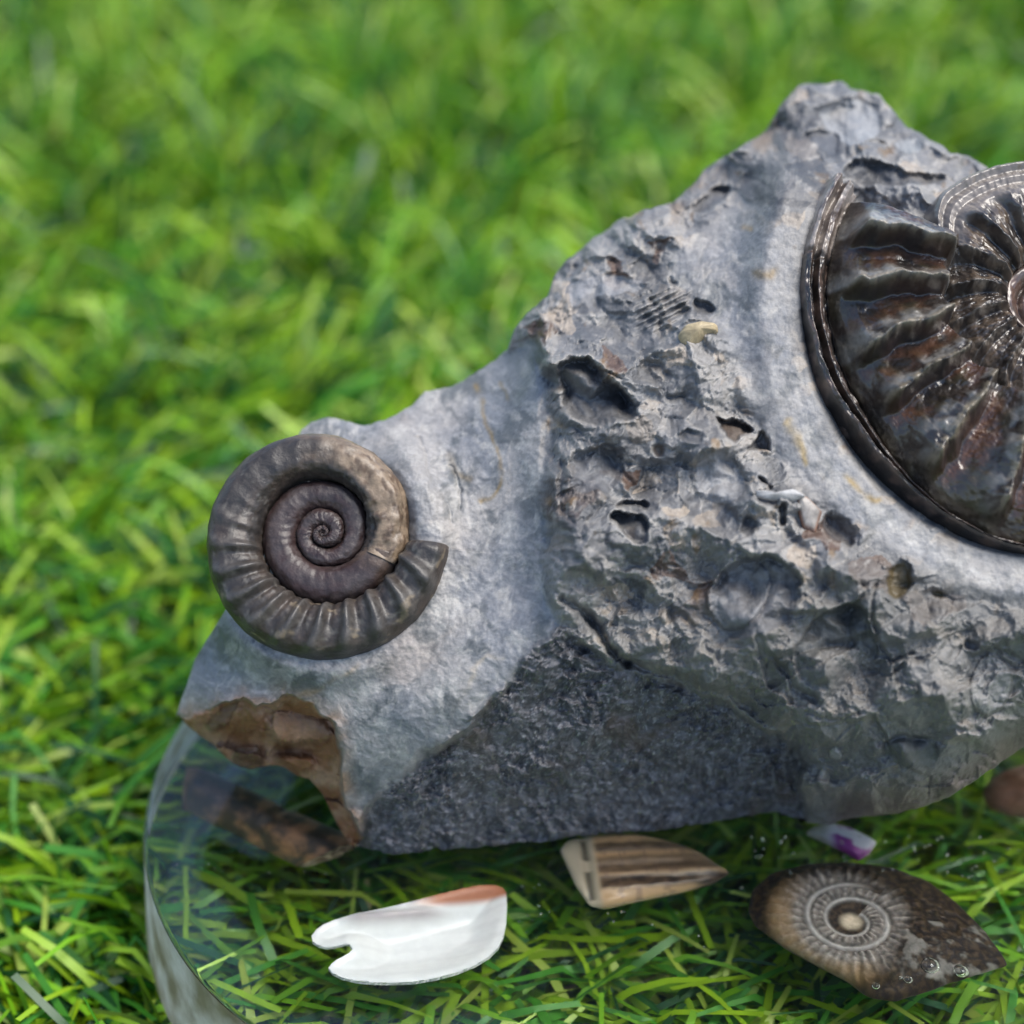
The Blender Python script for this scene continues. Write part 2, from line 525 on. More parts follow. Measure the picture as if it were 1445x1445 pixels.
def build_bubbles(root):
    V = []; F = []
    r2 = np.random.default_rng(5)
    def put(px, py, d, r):
        v, f = uv_sphere(resin_pt(px, py, d), r, 8, 6)
        b = len(V); V.extend(v); F.extend([tuple(i + b for i in q) for q in f])
    for _ in range(150):
        px = r2.uniform(520, 1440); py = 1245 - (px - 520) * 0.03 + abs(r2.normal(0, 45))
        if 790 < px < 1040 and py < 1285: continue
        if px > 1050 and py > 1215: continue
        if px < 730 and py > 1240: continue
        put(px, py, r2.uniform(0.12, 0.5), r2.uniform(0.010, 0.022))
    for _ in range(45):
        put(r2.uniform(240, 500), r2.uniform(1140, 1260), r2.uniform(0.08, 0.14), r2.uniform(0.008, 0.018))
    for _ in range(60):
        put(r2.uniform(1060, 1440), r2.uniform(1180, 1240), r2.uniform(0.06, 0.16), r2.uniform(0.010, 0.024))
    o = mesh_obj('bubbles', V, F, M_RESIN, root)
    tag(o, None, kind='stuff')
    for px, py, r in ((1312, 1362, 0.15), (1356, 1370, 0.11), (1281, 1382, 0.07), (1236, 1391, 0.06), (1269, 1378, 0.05)):
        v, f = uv_sphere(resin_pt(px, py, 0.18 if r < 0.14 else 0.2), r, 14, 10, 0.7)
        mesh_obj('bubble', v, f, M_RESIN, root)

# ----------------------------------------------------------------- rock
A_S = dict(px=456, py=752, w=0.45, tilt=10, yaw=-4)      # small ammonite frame
A_L = dict(px=1472, py=432, w=0.60, tilt=15, yaw=0)      # large ammonite frame
def frame(A):
    t = math.radians(A['tilt']); y = math.radians(A['yaw'])
    n = AW * math.cos(t) * math.cos(y) + AV * math.sin(t) + AU * math.sin(y) * math.cos(t)
    n /= np.linalg.norm(n)
    e1 = AU - n * np.dot(AU, n); e1 /= np.linalg.norm(e1)
    e2 = np.cross(n, e1)
    o = lift(A['px'], A['py'], A['w'])
    return o, e1, e2, n
def plane_w(A, px, py):
    return A['w'] - (A['py'] - py) / 100 * math.tan(math.radians(A['tilt'])) - (px - A['px']) / 100 * math.tan(math.radians(A['yaw']))

def w_contact(py):
    # relief at which a photo row meets the resin's top
    a = -(np.asarray(py, float) - 722.5) / 100
    return (THICK - OZ - a * CP) / (SP - a * CP / DIST)

TOP = [(250, 1004), (256, 985), (264, 965), (275, 930), (300, 890), (325, 850), (345, 770), (380, 690), (425, 606), (440, 596), (462, 588), (482, 592),
       (512, 601), (545, 592), (580, 573), (600, 552), (640, 545), (690, 515), (716, 495), (726, 462), (745, 440), (772, 420), (782, 390), (800, 366), (850, 328),
       (880, 308), (912, 295), (950, 284), (975, 262), (992, 244), (1020, 222), (1082, 182), (1098, 152), (1128, 122), (1160, 118), (1188, 112), (1200, 124), (1238, 133),
       (1256, 152), (1278, 176), (1320, 200), (1345, 216), (1360, 218), (1392, 236), (1410, 262), (1445, 290), (1520, 300), (1620, 340), (1720, 460), (1760, 600), (1775, 690)]
BOT = [(250, 1006), (262, 1022), (300, 1050), (330, 1078), (350, 1086), (378, 1080), (402, 1082), (420, 1096), (436, 1098), (455, 1120), (470, 1152), (492, 1192),
       (510, 1202), (540, 1207), (600, 1204), (700, 1195), (760, 1190), (850, 1178), (930, 1172), (1000, 1163), (1090, 1150), (1112, 1160), (1132, 1168), (1160, 1168), (1190, 1156),
       (1240, 1152), (1290, 1143), (1340, 1125), (1400, 1085), (1445, 1055), (1520, 1020), (1620, 950), (1720, 800), (1775, 700)]

def build_rock():
    root = empty('ammonite_rock', lift(900, 1180, w_contact(1180)))
    tag(root, 'rugged grey limestone lump with two dark ammonites standing on the clear resin disc', 'fossil rock')
    NC, NR = 940, 620
    cpx = np.concatenate([np.linspace(250, 1470, NC - 60), np.linspace(1475, 1775, 60)])
    T = np.array(TOP, float); B = np.array(BOT, float)
    ty = np.interp(cpx, T[:, 0], T[:, 1]) + 3.5 * fbm(cpx / 26, cpx * 0 + 3.3, 3, 8) * sstep(560, 760, cpx) + 1.2 * fbm(cpx / 12, cpx * 0, 2, 9)
    by = np.interp(cpx, B[:, 0], B[:, 1]) + 2.0 * fbm(cpx / 22, cpx * 0 + 1.3, 3, 18)
    by = np.maximum(by, ty + 2)
    s = np.linspace(0, 1, NR)
    X = np.repeat(cpx[:, None], NR, 1)
    Y = by[:, None] + (ty - by)[:, None] * s[None]

    # warped look-ups so that nothing has a ruled edge
    WX = X + 7 * fbm(X / 55, Y / 55, 4, 101); WY = Y + 7 * fbm(X / 55, Y / 55, 4, 151)

    # ---- macro relief
    cw = lambda y: float(w_contact(y))
    pts = [  # smooth left shoulder
        (250, 1005, -0.75), (275, 930, -0.7), (300, 890, -0.6), (340, 770, -0.8), (425, 606, -0.9), (482, 592, -0.95), (545, 592, -0.9), (600, 553, -1.15), (650, 545, -1.1),
        (716, 495, -1.0), (480, 935, 0.62), (400, 915, 0.42), (340, 880, 0.1), (570, 900, 0.72), (590, 700, 0.25), (640, 740, 0.45), (640, 830, 0.78), (560, 640, -0.2), (640, 620, -0.25),
        (300, 985, -0.15), (380, 990, 0.35), (460, 1015, 0.55), (560, 1000, 0.95), (640, 960, 1.2), (700, 700, 0.45), (700, 600, 0.0), (720, 820, 0.95), (700, 900, 1.2),
        (490, 1100, 0.15), (500, 1150, -0.35),
        # ridge and rough middle
        (770, 450, -0.3), (780, 520, 0.45), (785, 620, 0.95), (785, 720, 1.3), (780, 800, 1.3), (790, 885, 1.45),
        (800, 370, -1.1), (850, 330, -1.2), (912, 297, -1.3), (860, 420, 0.1), (900, 500, 0.75), (940, 600, 1.25), (900, 700, 1.5), (880, 790, 1.65), (880, 890, 1.45), (960, 760, 1.75),
        (1000, 850, 1.85), (1000, 480, 0.75), (1020, 580, 1.15), (1050, 680, 1.6), (1080, 760, 1.9),
        # channel round the large ammonite
        (1000, 360, -0.1), (1090, 300, -0.35), (1110, 400, 0.25), (1110, 500, 0.7), (1130, 600, 1.05), (1170, 680, 1.3), (1250, 750, 1.55), (1340, 800, 1.65), (1440, 830, 1.6),
        # top
        (992, 244, -1.7), (1082, 182, -2.0), (1188, 112, -2.3), (1150, 190, -1.25), (1200, 220, -0.75), (1170, 260, -0.55), (1278, 176, -1.9), (1300, 220, -1.1), (1320, 280, -0.15), (1392, 240, -1.4), (1240, 290, -0.1),
        # lower right
        (1180, 800, 2.0), (1200, 880, 2.05), (1130, 950, 1.75), (1250, 960, 1.95), (1300, 870, 2.05), (1400, 900, 1.9), (1390, 980, 1.7), (1440, 985, 1.4), (1300, 1030, 1.5),
        (1180, 1040, 1.2), (1250, 1090, 0.7), (1160, 1100, 0.2), (1340, 1100, 0.55), (1400, 1075, 0.4), (1290, 1140, -0.3), (1200, 1152, -0.85), (1135, 1165, cw(1167)), (1445, 1050, 0.2),
        (950, 940, 1.35), (1050, 985, 1.3), (1120, 1045, 0.8), (870, 925, 1.4),
        # beyond the frame
        (1560, 900, 1.2), (1640, 800, 0.8), (1760, 650, -1.2), (1600, 360, -1.3), (1700, 480, -1.2), (1500, 310, -0.9), (1560, 1000, -0.2), (1650, 600, 0.6), (1500, 500, 0.6)]
    W = rbf(pts, X, Y)

    # ---- masks of the zones
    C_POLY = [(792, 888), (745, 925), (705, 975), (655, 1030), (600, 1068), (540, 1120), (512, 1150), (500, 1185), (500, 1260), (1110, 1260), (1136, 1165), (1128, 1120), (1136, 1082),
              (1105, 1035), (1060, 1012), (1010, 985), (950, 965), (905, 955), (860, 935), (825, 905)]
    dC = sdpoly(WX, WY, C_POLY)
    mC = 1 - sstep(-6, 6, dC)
    ptsC = [(792, 888, 1.50), (705, 975, 1.15), (600, 1068, 0.45), (512, 1150, -0.35), (900, 950, 1.0), (1000, 985, 0.72), (1060, 1015, 0.4), (1110, 1040, 0.1),
            (500, 1195, cw(1197)), (540, 1207, cw(1207)), (600, 1204, cw(1204)), (700, 1195, cw(1195)), (760, 1190, cw(1190)), (850, 1178, cw(1178)), (930, 1172, cw(1172)), (1000, 1163, cw(1163)),
            (1090, 1150, cw(1150)), (1120, 1160, cw(1160)), (700, 1090, 0.22), (850, 1050, 0.30), (1000, 1070, -0.2), (1080, 1090, -0.65)]
    WC = rbf(ptsC, X, Y)
    W = W * (1 - mC) + WC * mC

    # rough zone: everything right of the ridge and below / above the smooth channel
    SM1 = [(200, 1050), (200, 560), (600, 500), (715, 490), (752, 480), (770, 540), (772, 640), (768, 740), (768, 800), (792, 885), (705, 975), (600, 1068), (510, 1150), (480, 1120), (470, 1030), (400, 985), (310, 990)]
    SM2 = [(960, 330), (1040, 290), (1090, 300), (1120, 330), (1120, 470), (1160, 600), (1230, 680), (1330, 760), (1445, 790), (1600, 780), (1600, 870), (1445, 850), (1330, 820), (1240, 770), (1170, 720),
           (1090, 640), (1050, 570), (1020, 480), (960, 400), (930, 360)]
    d1 = sdpoly(WX, WY, SM1); d2 = sdpoly(WX, WY, SM2)
    smooth = np.maximum(1 - sstep(-14, 10, d1), 0.85 * (1 - sstep(-22, 14, d2)))
    smooth = np.maximum(smooth, 0)
    G_POLY = [(236, 1012), (262, 1010), (300, 992), (345, 986), (365, 1000), (400, 984), (440, 992), (470, 1022), (476, 1060), (482, 1110), (506, 1186), (480, 1230), (300, 1120), (230, 1040)]
    dG = sdpoly(WX, WY, G_POLY)
    mG = 1 - sstep(-3, 3, dG)
    rough = (1 - smooth) * (1 - mC) * (1 - mG)

    # ---- broken relief
    x = WX / 100; y = WY / 100
    f1, id1, e1 = facets(x / 0.95, y / 0.62, 21, 0.55, 1.35, 0.55, 0.30, 0.75, 0.62)
    f2, id2, e2 = facets(x / 0.40, y / 0.34, 33, 0.6, 1.35, 0.5, 0.32, 0.9, 0.60)
    f3, id3, e3 = facets(x / 0.17, y / 0.17, 47, 0.3, 1.3, 0.6, 0.45, 0.6)
    f4, id4, e4 = facets(x / 1.05 + 7, y / 0.8 + 3, 57, -0.35, 1.25, 0.5, 0.34, 0.5, 0.40)
    f5, id5, e5 = facets(x / 0.42 + 2, y / 0.33 + 8, 67, 0.25, 1.5, 0.55, 0.42, 0.5, 0.45)
    zD = sstep(-40, 60, (Y - 850) + 0.25 * (X - 1000))          # flaky lower right
    f1 = blur(f1, 2); f2 = blur(f2, 1); f4 = blur(f4, 1)
    shard = sstep(0.50, 0.60, id2) * sstep(0.03, 0.10, e2)
    x2 = x + 0.10 * fbm(x * 2.3, y * 2.3, 3, 65); y2 = y + 0.10 * fbm(x * 2.3 + 5, y * 2.3, 3, 66)
    sc1, ids1 = scallop(x2 / 0.95, y2 / 0.75, 301, 0.6, 1.3, 1.1, 0.5, 0.5)
    sc2, ids2 = scallop(x2 / 0.42, y2 / 0.36, 311, 0.6, 1.35, 1.0, 0.5, 0.6)
    lu1, idl1 = scallop(x2 / 0.55, y2 / 0.45, 321, 0.7, 1.4, 1.0, 0.5, 0.4, True)
    lu2, idl2 = scallop(x2 / 0.20, y2 / 0.17, 331, 0.5, 1.3, 1.0, 0.6, 0.5, True)
    sc3, ids3 = scallop(x2 / 0.75, y2 / 0.6, 341, -0.3, 1.3, 1.0, 0.6, 0.9)
    big = fbm(x * 0.95 + 3, y * 1.15, 2, 67)
    where = sstep(-0.15, 0.25, fbm(x * 1.2 + 8, y * 1.2, 2, 68))
    W = W + rough * (0.30 * big + (1 - zD) * (0.58 * (sc1 - 0.35) + 0.30 * (sc2 - 0.3) * where + 0.36 * (lu1 + 0.35) * (1 - where) + 0.06 * lu2 + 0.07 * f2)
                     + zD * (0.46 * (sc3 - 0.4) + 0.24 * f4 + 0.22 * (sc2 - 0.3) * where + 0.16 * lu1 * (1 - where) + 0.055 * lu2 + 0.05 * f5)
                     + (1 - 0.6 * shard) * 0.055 * fbm(x * 7, y * 8, 4, 61, 0.6))
    W = W + smooth * (0.05 * fbm(x * 1.1, y * 1.1, 3, 71) + 0.010 * fbm(x * 9, y * 9, 3, 73))
    # the rough middle stands proud of the smooth trough beside it
    W = W + 0.30 * sstep(-8, 22, d1) * np.exp(-(np.clip(d1, 0, 400) / 110) ** 2) * sstep(470, 520, Y) * (1 - sstep(800, 880, Y)) * (X > 700) * (1 - mC)
    # grain of the dark broken face
    W = W + mC * (0.13 * fbm(x * 1.1, y * 1.5, 3, 81) + (0.035 + 0.075 * sstep(-0.4, 0.5, fbm(x * 1.4 + 4, y * 1.4, 2, 87))) * fbm(x * 5.5, y * 6.5, 4, 83, 0.6) + 0.05 * (sc2 - 0.3) * sstep(0.0, 0.4, fbm(x * 0.9, y * 1.1, 2, 89)) + 0.015 * f3)

    # ---- named hollows, chips and shells
    FN = fbm(X / 17, Y / 17, 3, 171)
    tintv = np.zeros(X.shape + (3,))
    fill = np.zeros(X.shape)
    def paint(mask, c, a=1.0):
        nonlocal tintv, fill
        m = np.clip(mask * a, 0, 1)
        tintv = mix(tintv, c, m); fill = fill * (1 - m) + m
    def sub(poly, pad=40):
        p = np.asarray(poly, float)
        lo = p.min(0) - pad; hi = p.max(0) + pad
        ii = np.where((cpx > lo[0]) & (cpx < hi[0]))[0]
        return slice(ii[0], ii[-1] + 1), lo, hi
    Wb = blur(W, 14)
    def pit(poly, depth, soft=5, tilt=(0, 0), floor=None, rim=0.0, warp=1.0):
        """recess with a steep edge; tilt leans its floor (depth gain per px right / down)"""
        nonlocal W
        sl, lo, hi = sub(poly)
        wx = X[sl] + warp * (WX[sl] - X[sl]) * 0.7; wy = Y[sl] + warp * (WY[sl] - Y[sl]) * 0.7
        poly = chaikin(poly, 2)
        d = sdpoly(wx, wy, poly) + 3.0 * FN[sl]
        m = 1 - sstep(-soft * 1.5, soft * 0.6, d)
        cx, cy_ = np.mean(np.asarray(poly), 0)
        W[sl] += (Wb[sl] - W[sl]) * 0.7 * m
        W[sl] -= m * np.maximum(0.02, 0.72 * depth + tilt[0] * (wx - cx) + tilt[1] * (wy - cy_))
        if rim: W[sl] += rim * np.exp(-(d / 6.0) ** 2) * (d > -4) * (wy < cy_)
        if floor is not None:
            nonlocal tintv, fill
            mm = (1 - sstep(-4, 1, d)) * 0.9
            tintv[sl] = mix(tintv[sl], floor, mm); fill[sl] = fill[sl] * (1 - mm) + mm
    def bump(cx, cy_, rx, ry, ang, h, sharp=2.0, c=None, a=0.9):
        nonlocal W, tintv, fill
        sl, _, _ = sub([(cx - rx * 1.5, cy_), (cx + rx * 1.5 + ry, cy_)], 10)
        ca, sa = math.cos(ang), math.sin(ang)
        dx = WX[sl] * 0.6 + X[sl] * 0.4 - cx; dy = WY[sl] * 0.6 + Y[sl] * 0.4 - cy_
        r = np.sqrt(((dx * ca + dy * sa) / rx) ** 2 + ((-dx * sa + dy * ca) / ry) ** 2)
        q = np.clip(1 - r ** sharp, 0, 1)
        W[sl] += h * np.sqrt(q)
        if c is not None:
            m = (1 - sstep(0.85, 1.02, r)) * a
            tintv[sl] = mix(tintv[sl], c, m); fill[sl] = fill[sl] * (1 - m) + m
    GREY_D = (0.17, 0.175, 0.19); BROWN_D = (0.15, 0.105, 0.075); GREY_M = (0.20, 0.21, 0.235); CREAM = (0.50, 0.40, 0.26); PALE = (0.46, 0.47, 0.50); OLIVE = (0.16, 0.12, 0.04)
    # middle
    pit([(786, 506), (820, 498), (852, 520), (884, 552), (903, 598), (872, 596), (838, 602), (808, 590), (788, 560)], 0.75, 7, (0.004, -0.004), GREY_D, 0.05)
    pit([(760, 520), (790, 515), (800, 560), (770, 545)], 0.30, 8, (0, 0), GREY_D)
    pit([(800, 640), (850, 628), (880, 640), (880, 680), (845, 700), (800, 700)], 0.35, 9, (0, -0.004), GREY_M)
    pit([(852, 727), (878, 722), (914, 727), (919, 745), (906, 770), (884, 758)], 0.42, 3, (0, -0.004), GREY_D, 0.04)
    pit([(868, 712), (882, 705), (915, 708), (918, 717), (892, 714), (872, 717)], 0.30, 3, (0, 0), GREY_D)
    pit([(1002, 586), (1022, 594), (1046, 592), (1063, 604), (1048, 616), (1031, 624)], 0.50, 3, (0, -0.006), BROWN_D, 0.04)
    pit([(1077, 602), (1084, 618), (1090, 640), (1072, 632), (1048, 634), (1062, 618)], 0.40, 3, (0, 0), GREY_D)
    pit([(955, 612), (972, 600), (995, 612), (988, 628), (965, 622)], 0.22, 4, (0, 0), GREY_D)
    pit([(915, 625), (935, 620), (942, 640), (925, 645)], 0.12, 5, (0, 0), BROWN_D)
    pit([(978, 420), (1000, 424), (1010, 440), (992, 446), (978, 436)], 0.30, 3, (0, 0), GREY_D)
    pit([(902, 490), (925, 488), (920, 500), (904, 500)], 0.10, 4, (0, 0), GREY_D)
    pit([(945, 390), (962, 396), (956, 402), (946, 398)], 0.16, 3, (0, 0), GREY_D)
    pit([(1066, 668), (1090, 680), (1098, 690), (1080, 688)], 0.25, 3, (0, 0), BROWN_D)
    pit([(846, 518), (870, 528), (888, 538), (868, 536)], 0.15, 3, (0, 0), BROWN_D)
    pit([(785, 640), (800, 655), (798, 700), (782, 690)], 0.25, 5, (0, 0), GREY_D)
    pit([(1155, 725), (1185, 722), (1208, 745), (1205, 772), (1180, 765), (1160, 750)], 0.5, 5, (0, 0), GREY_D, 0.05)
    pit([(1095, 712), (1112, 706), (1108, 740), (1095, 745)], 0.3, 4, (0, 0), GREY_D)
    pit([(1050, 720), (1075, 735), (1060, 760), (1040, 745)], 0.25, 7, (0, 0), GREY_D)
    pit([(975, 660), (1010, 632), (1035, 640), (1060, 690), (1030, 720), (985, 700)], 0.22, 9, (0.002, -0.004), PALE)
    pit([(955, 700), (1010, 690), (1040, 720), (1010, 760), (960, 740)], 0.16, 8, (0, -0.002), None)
    # ribbed cast of a shell
    sl, _, _ = sub([(890, 400), (985, 470)], 5)
    rw = np.exp(-(((X[sl] - 935) / 42) ** 2 + ((Y[sl] - 437) / 32) ** 2) ** 2)
    W[sl] += 0.05 * rw * np.sin(((X[sl] - 935) * 0.45 + (Y[sl] - 437) * 0.89) * 2 * np.pi / 9.0)
    # shell cup under the middle
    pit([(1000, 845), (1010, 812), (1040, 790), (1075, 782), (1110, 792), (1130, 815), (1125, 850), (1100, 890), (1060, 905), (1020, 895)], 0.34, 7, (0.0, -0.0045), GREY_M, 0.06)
    bump(1042, 838, 42, 52, 0.5, 0.24, 2.2, (0.30, 0.31, 0.33), 0.8)
    # slab scars lower right
    pit([(1118, 905), (1165, 858), (1222, 842), (1236, 900), (1242, 935), (1205, 920), (1160, 915), (1120, 955)], 0.22, 4, (0.0, -0.003), (0.15, 0.16, 0.165), 0.03)
    pit([(1250, 800), (1275, 790), (1290, 815), (1275, 850), (1250, 845)], 0.34, 6, (0, -0.004), OLIVE)
    pit([(1310, 832), (1345, 836), (1335, 850), (1315, 846)], 0.25, 5, (0, 0), OLIVE)
    pit([(1290, 925), (1325, 920), (1312, 930), (1292, 934)], 0.14, 3, (0, 0), GREY_M)
    pit([(1358, 905), (1385, 905), (1382, 920), (1362, 922)], 0.16, 4, (0, 0), GREY_M)
    pit([(1240, 1040), (1300, 1030), (1325, 1050), (1318, 1085), (1250, 1085)], 0.12, 6, (0, -0.003), (0.17, 0.18, 0.185))
    bump(1165, 965, 62, 48, 0.25, 0.20, 3.0, None)
    bump(1398, 968, 30, 42, 0.15, 0.16, 2.2, (0.42, 0.42, 0.42), 0.9)
    bump(1255, 880, 60, 50, -0.5, 0.14, 3.5, None)
    bump(1180, 1060, 9, 9, 0, 0.10, 2, (0.5, 0.5, 0.5), 0.9)
    bump(1160, 1098, 9, 14, 0, 0.09, 2, (0.36, 0.35, 0.34), 0.9)
    # top hollows
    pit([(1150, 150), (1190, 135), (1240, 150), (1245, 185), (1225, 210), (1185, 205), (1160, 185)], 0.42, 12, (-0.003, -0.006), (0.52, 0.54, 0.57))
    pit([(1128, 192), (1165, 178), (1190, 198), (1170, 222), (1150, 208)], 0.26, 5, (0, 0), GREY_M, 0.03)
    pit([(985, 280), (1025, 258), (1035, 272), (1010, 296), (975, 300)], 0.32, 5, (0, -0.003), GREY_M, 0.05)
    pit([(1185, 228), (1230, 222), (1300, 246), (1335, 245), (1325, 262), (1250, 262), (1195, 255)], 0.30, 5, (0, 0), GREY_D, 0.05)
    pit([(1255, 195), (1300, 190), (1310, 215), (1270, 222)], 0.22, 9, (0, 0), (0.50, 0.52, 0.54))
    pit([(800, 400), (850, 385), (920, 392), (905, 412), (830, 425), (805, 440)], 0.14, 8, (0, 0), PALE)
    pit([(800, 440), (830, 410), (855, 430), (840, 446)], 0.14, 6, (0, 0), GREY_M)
    # cracks
    def crack(pts_, depth, wdt):
        nonlocal W
        sl, _, _ = sub(pts_)
        W[sl] -= depth * np.exp(-(sdline(WX[sl], WY[sl], pts_) / wdt) ** 2)
    crack([(795, 845), (830, 870), (870, 925), (885, 938)], 0.30, 6)
    crack([(890, 935), (960, 962), (1010, 975), (1060, 1000), (1110, 1030), (1140, 1080)], 0.28, 9)
    crack([(1235, 830), (1238, 900), (1255, 935), (1285, 920)], 0.10, 3)
    crack([(1232, 945), (1255, 956), (1275, 940)], 0.09, 3)
    crack([(1095, 930), (1120, 975), (1150, 990)], 0.14, 5)
    crack([(632, 660), (650, 690), (646, 720)], 0.05, 2.5)
    crack([(590, 620), (610, 670), (628, 700), (634, 740)], 0.05, 2)
    crack([(725, 640), (740, 700), (730, 830)], 0.06, 16)
    # brown broken notch
    Wn = W - mG * (0.16 + 0.010 * np.clip(-dG, 0, 60))
    fG, idG, _ = facets(x / 0.55, y / 0.40, 91, 0.2, 1.2, 0.9, 0.35, 1.5)
    W = np.where(mG > 0.001, Wn + mG * (0.24 * fG + 0.03 * fbm(x * 8, y * 8, 3, 93)), W)
    pit([(285, 1022), (300, 1000), (330, 988), (338, 990), (322, 1020), (300, 1040)], 0.22, 5, (0, -0.003), (0.20, 0.13, 0.08))
    pit([(365, 1030), (380, 1012), (420, 1002), (465, 1022), (470, 1050), (430, 1050), (390, 1050)], 0.20, 6, (0, -0.004), (0.36, 0.21, 0.12))
    bump(352, 1072, 24, 20, 0.2, 0.28, 2.4, (0.07, 0.042, 0.026), 0.9)
    pit([(385, 1062), (420, 1058), (450, 1070), (440, 1096), (405, 1088)], 0.22, 7, (0, 0), (0.32, 0.15, 0.06))

    # ---- matrix under and against the ammonites
    rS = np.hypot((X - A_S['px']) / 1.0, (Y - A_S['py']) / 1.02)
    W = np.where(rS < 145, np.minimum(W, plane_w(A_S, X, Y) - 0.35 * (1 - sstep(110, 150, rS))), W)
    aS = np.arctan2(-(Y - A_S['py']), X - A_S['px'])
    RS = np.interp(((-aS - 0.12) / (2 * np.pi)) % 1.0, [0, .25, .5, .75, 1.0], [187, 177, 157, 134, 150])
    dS = rS - RS
    hug = np.exp(-(np.clip(np.abs(dS - 4) - 6, 0, 500) / 26) ** 2) * sstep(-0.35, 0.35, ((X - A_S['px']) * 0.7 + (Y - A_S['py']) * 0.7) / np.maximum(rS, 1))
    W = W * (1 - hug) + np.maximum(W, plane_w(A_S, X, Y) + 0.14 + 0.018 * FN) * hug
    rL = np.hypot(X - A_L['px'], Y - A_L['py'])
    angL = np.degrees(np.arctan2(-(Y - A_L['py']), X - A_L['px'])) % 360
    gap = sstep(148, 152, angL)                 # above the broken end of the outer whorl the matrix shows
    col_ = np.exp(-(np.clip(np.abs(rL - 372 - 8 * sstep(205, 250, angL)) - 20, 0, 500) / 34) ** 2) * sstep(140, 160, angL)      # stone hugging the keel
    W = W * (1 - col_) + np.maximum(W, plane_w(A_L, X, Y) + 0.27 - 0.12 * sstep(215, 255, angL) + 0.012 * FN) * col_
    inr = 1 - sstep(312, 345, rL - 12 * sstep(205, 250, angL))
    low_ = plane_w(A_L, X, Y) - 0.45
    W = W * (1 - inr * gap) + np.minimum(W, low_) * inr * gap
    inr2 = (1 - sstep(165, 205, rL)) * (1 - gap)
    W = W * (1 - inr2) + np.minimum(W, low_ + 0.1) * inr2

    # rounding at the outline, and a real contact with the resin
    dt = (Y - ty[:, None]); db = (by[:, None] - Y)
    rr = 14.0
    W = W - 0.16 * (1 - np.sqrt(np.clip(1 - (1 - np.clip(dt / rr, 0, 1)) ** 2, 0, 1)))
    W = W - 0.10 * (1 - np.sqrt(np.clip(1 - (1 - np.clip(db / 9.0, 0, 1)) ** 2, 0, 1)))
    # never below the resin top: push the surface up to it
    P = lift(X, Y, W)
    dz = np.maximum(0, THICK + 0.012 - P[..., 2])
    P[..., 2] += dz

    # ---- colours
    base_s = mix((0.285, 0.305, 0.34), (0.40, 0.40, 0.405), sstep(-0.5, 0.6, fbm(x * 0.9, y * 0.9, 4, 201)))
    scratch = fbm((x + 0.6 * y) * 3.0, (y - 0.6 * x) * 14, 3, 207)
    base_s = mix(base_s, (0.55, 0.55, 0.56), np.clip(scratch * 0.55, 0, 0.5))
    base_s = mix(base_s, (0.13, 0.15, 0.165), np.clip(fbm(x * 1.6 + 9, y * 1.6, 5, 211, 0.65) * 1.3 - 0.08, 0, 0.75))
    base_s = mix(base_s, (0.56, 0.56, 0.55), np.clip(fbm(x * 2.6 - 4, y * 2.6, 5, 213, 0.65) * 1.1 - 0.15, 0, 0.6))
    base_s = mix(base_s, (0.46, 0.40, 0.36), 0.55 * sstep(0.1, 0.9, fbm(x * 0.7, y * 0.7, 3, 221)) * (1 - sstep(560, 700, X)))
    cell = mix((0.34, 0.34, 0.35), (0.44, 0.43, 0.42), id3)
    cell = mix(cell, mix((0.15, 0.16, 0.185), (0.27, 0.28, 0.30), (id2 * 7) % 1.0), shard * 0.6)
    cell = mix(cell, (0.13, 0.14, 0.16), 0.75 * sstep(0.62, 0.68, ids2) * where)
    cell = mix(cell, (0.17, 0.18, 0.20), 0.7 * sstep(0.60, 0.66, idl1) * (1 - where))
    cell = mix(cell, (0.54, 0.47, 0.40), sstep(0.86, 0.92, idl2) * 0.8)
    cell = mix(cell, (0.17, 0.10, 0.07), sstep(0.93, 0.96, ids2) * 0.8)
    cell = mix(cell, (0.11, 0.115, 0.13), sstep(0.82, 0.9, id1) * 0.5 + sstep(0.88, 0.93, id2) * 0.4)
    cell = mix(cell, (0.30, 0.18, 0.06), np.clip(fbm(x * 2.6, y * 2.6, 4, 231) * 1.6 - 1.0, 0, 0.6))
    cell = mix(cell, (0.56, 0.54, 0.52), np.clip(fbm(x * 5, y * 5, 4, 235, 0.65) * 0.8 - 0.2, 0, 0.6))
    cell = mix(cell, (0.55, 0.52, 0.48), 0.18 * np.exp(-(e2 / 0.07) ** 2) * sstep(-0.3, 0.4, fbm(x * 3, y * 3, 2, 237)))
    cv = blur(W, 2); lap = cv - blur(cv, 8)
    cell = mix(cell, (0.55, 0.535, 0.51), np.clip(lap * 12 - 0.1, 0, 0.6))          # rubbed crests
    lowr = sstep(870, 1000, Y)
    cell = mix(cell, mix((0.17, 0.175, 0.175), (0.34, 0.33, 0.315), 0.5 * ids3 + 0.5 * ids2), 0.7 * np.maximum(lowr, zD))
    color = cell * (1 - smooth[..., None]) + base_s * smooth[..., None]
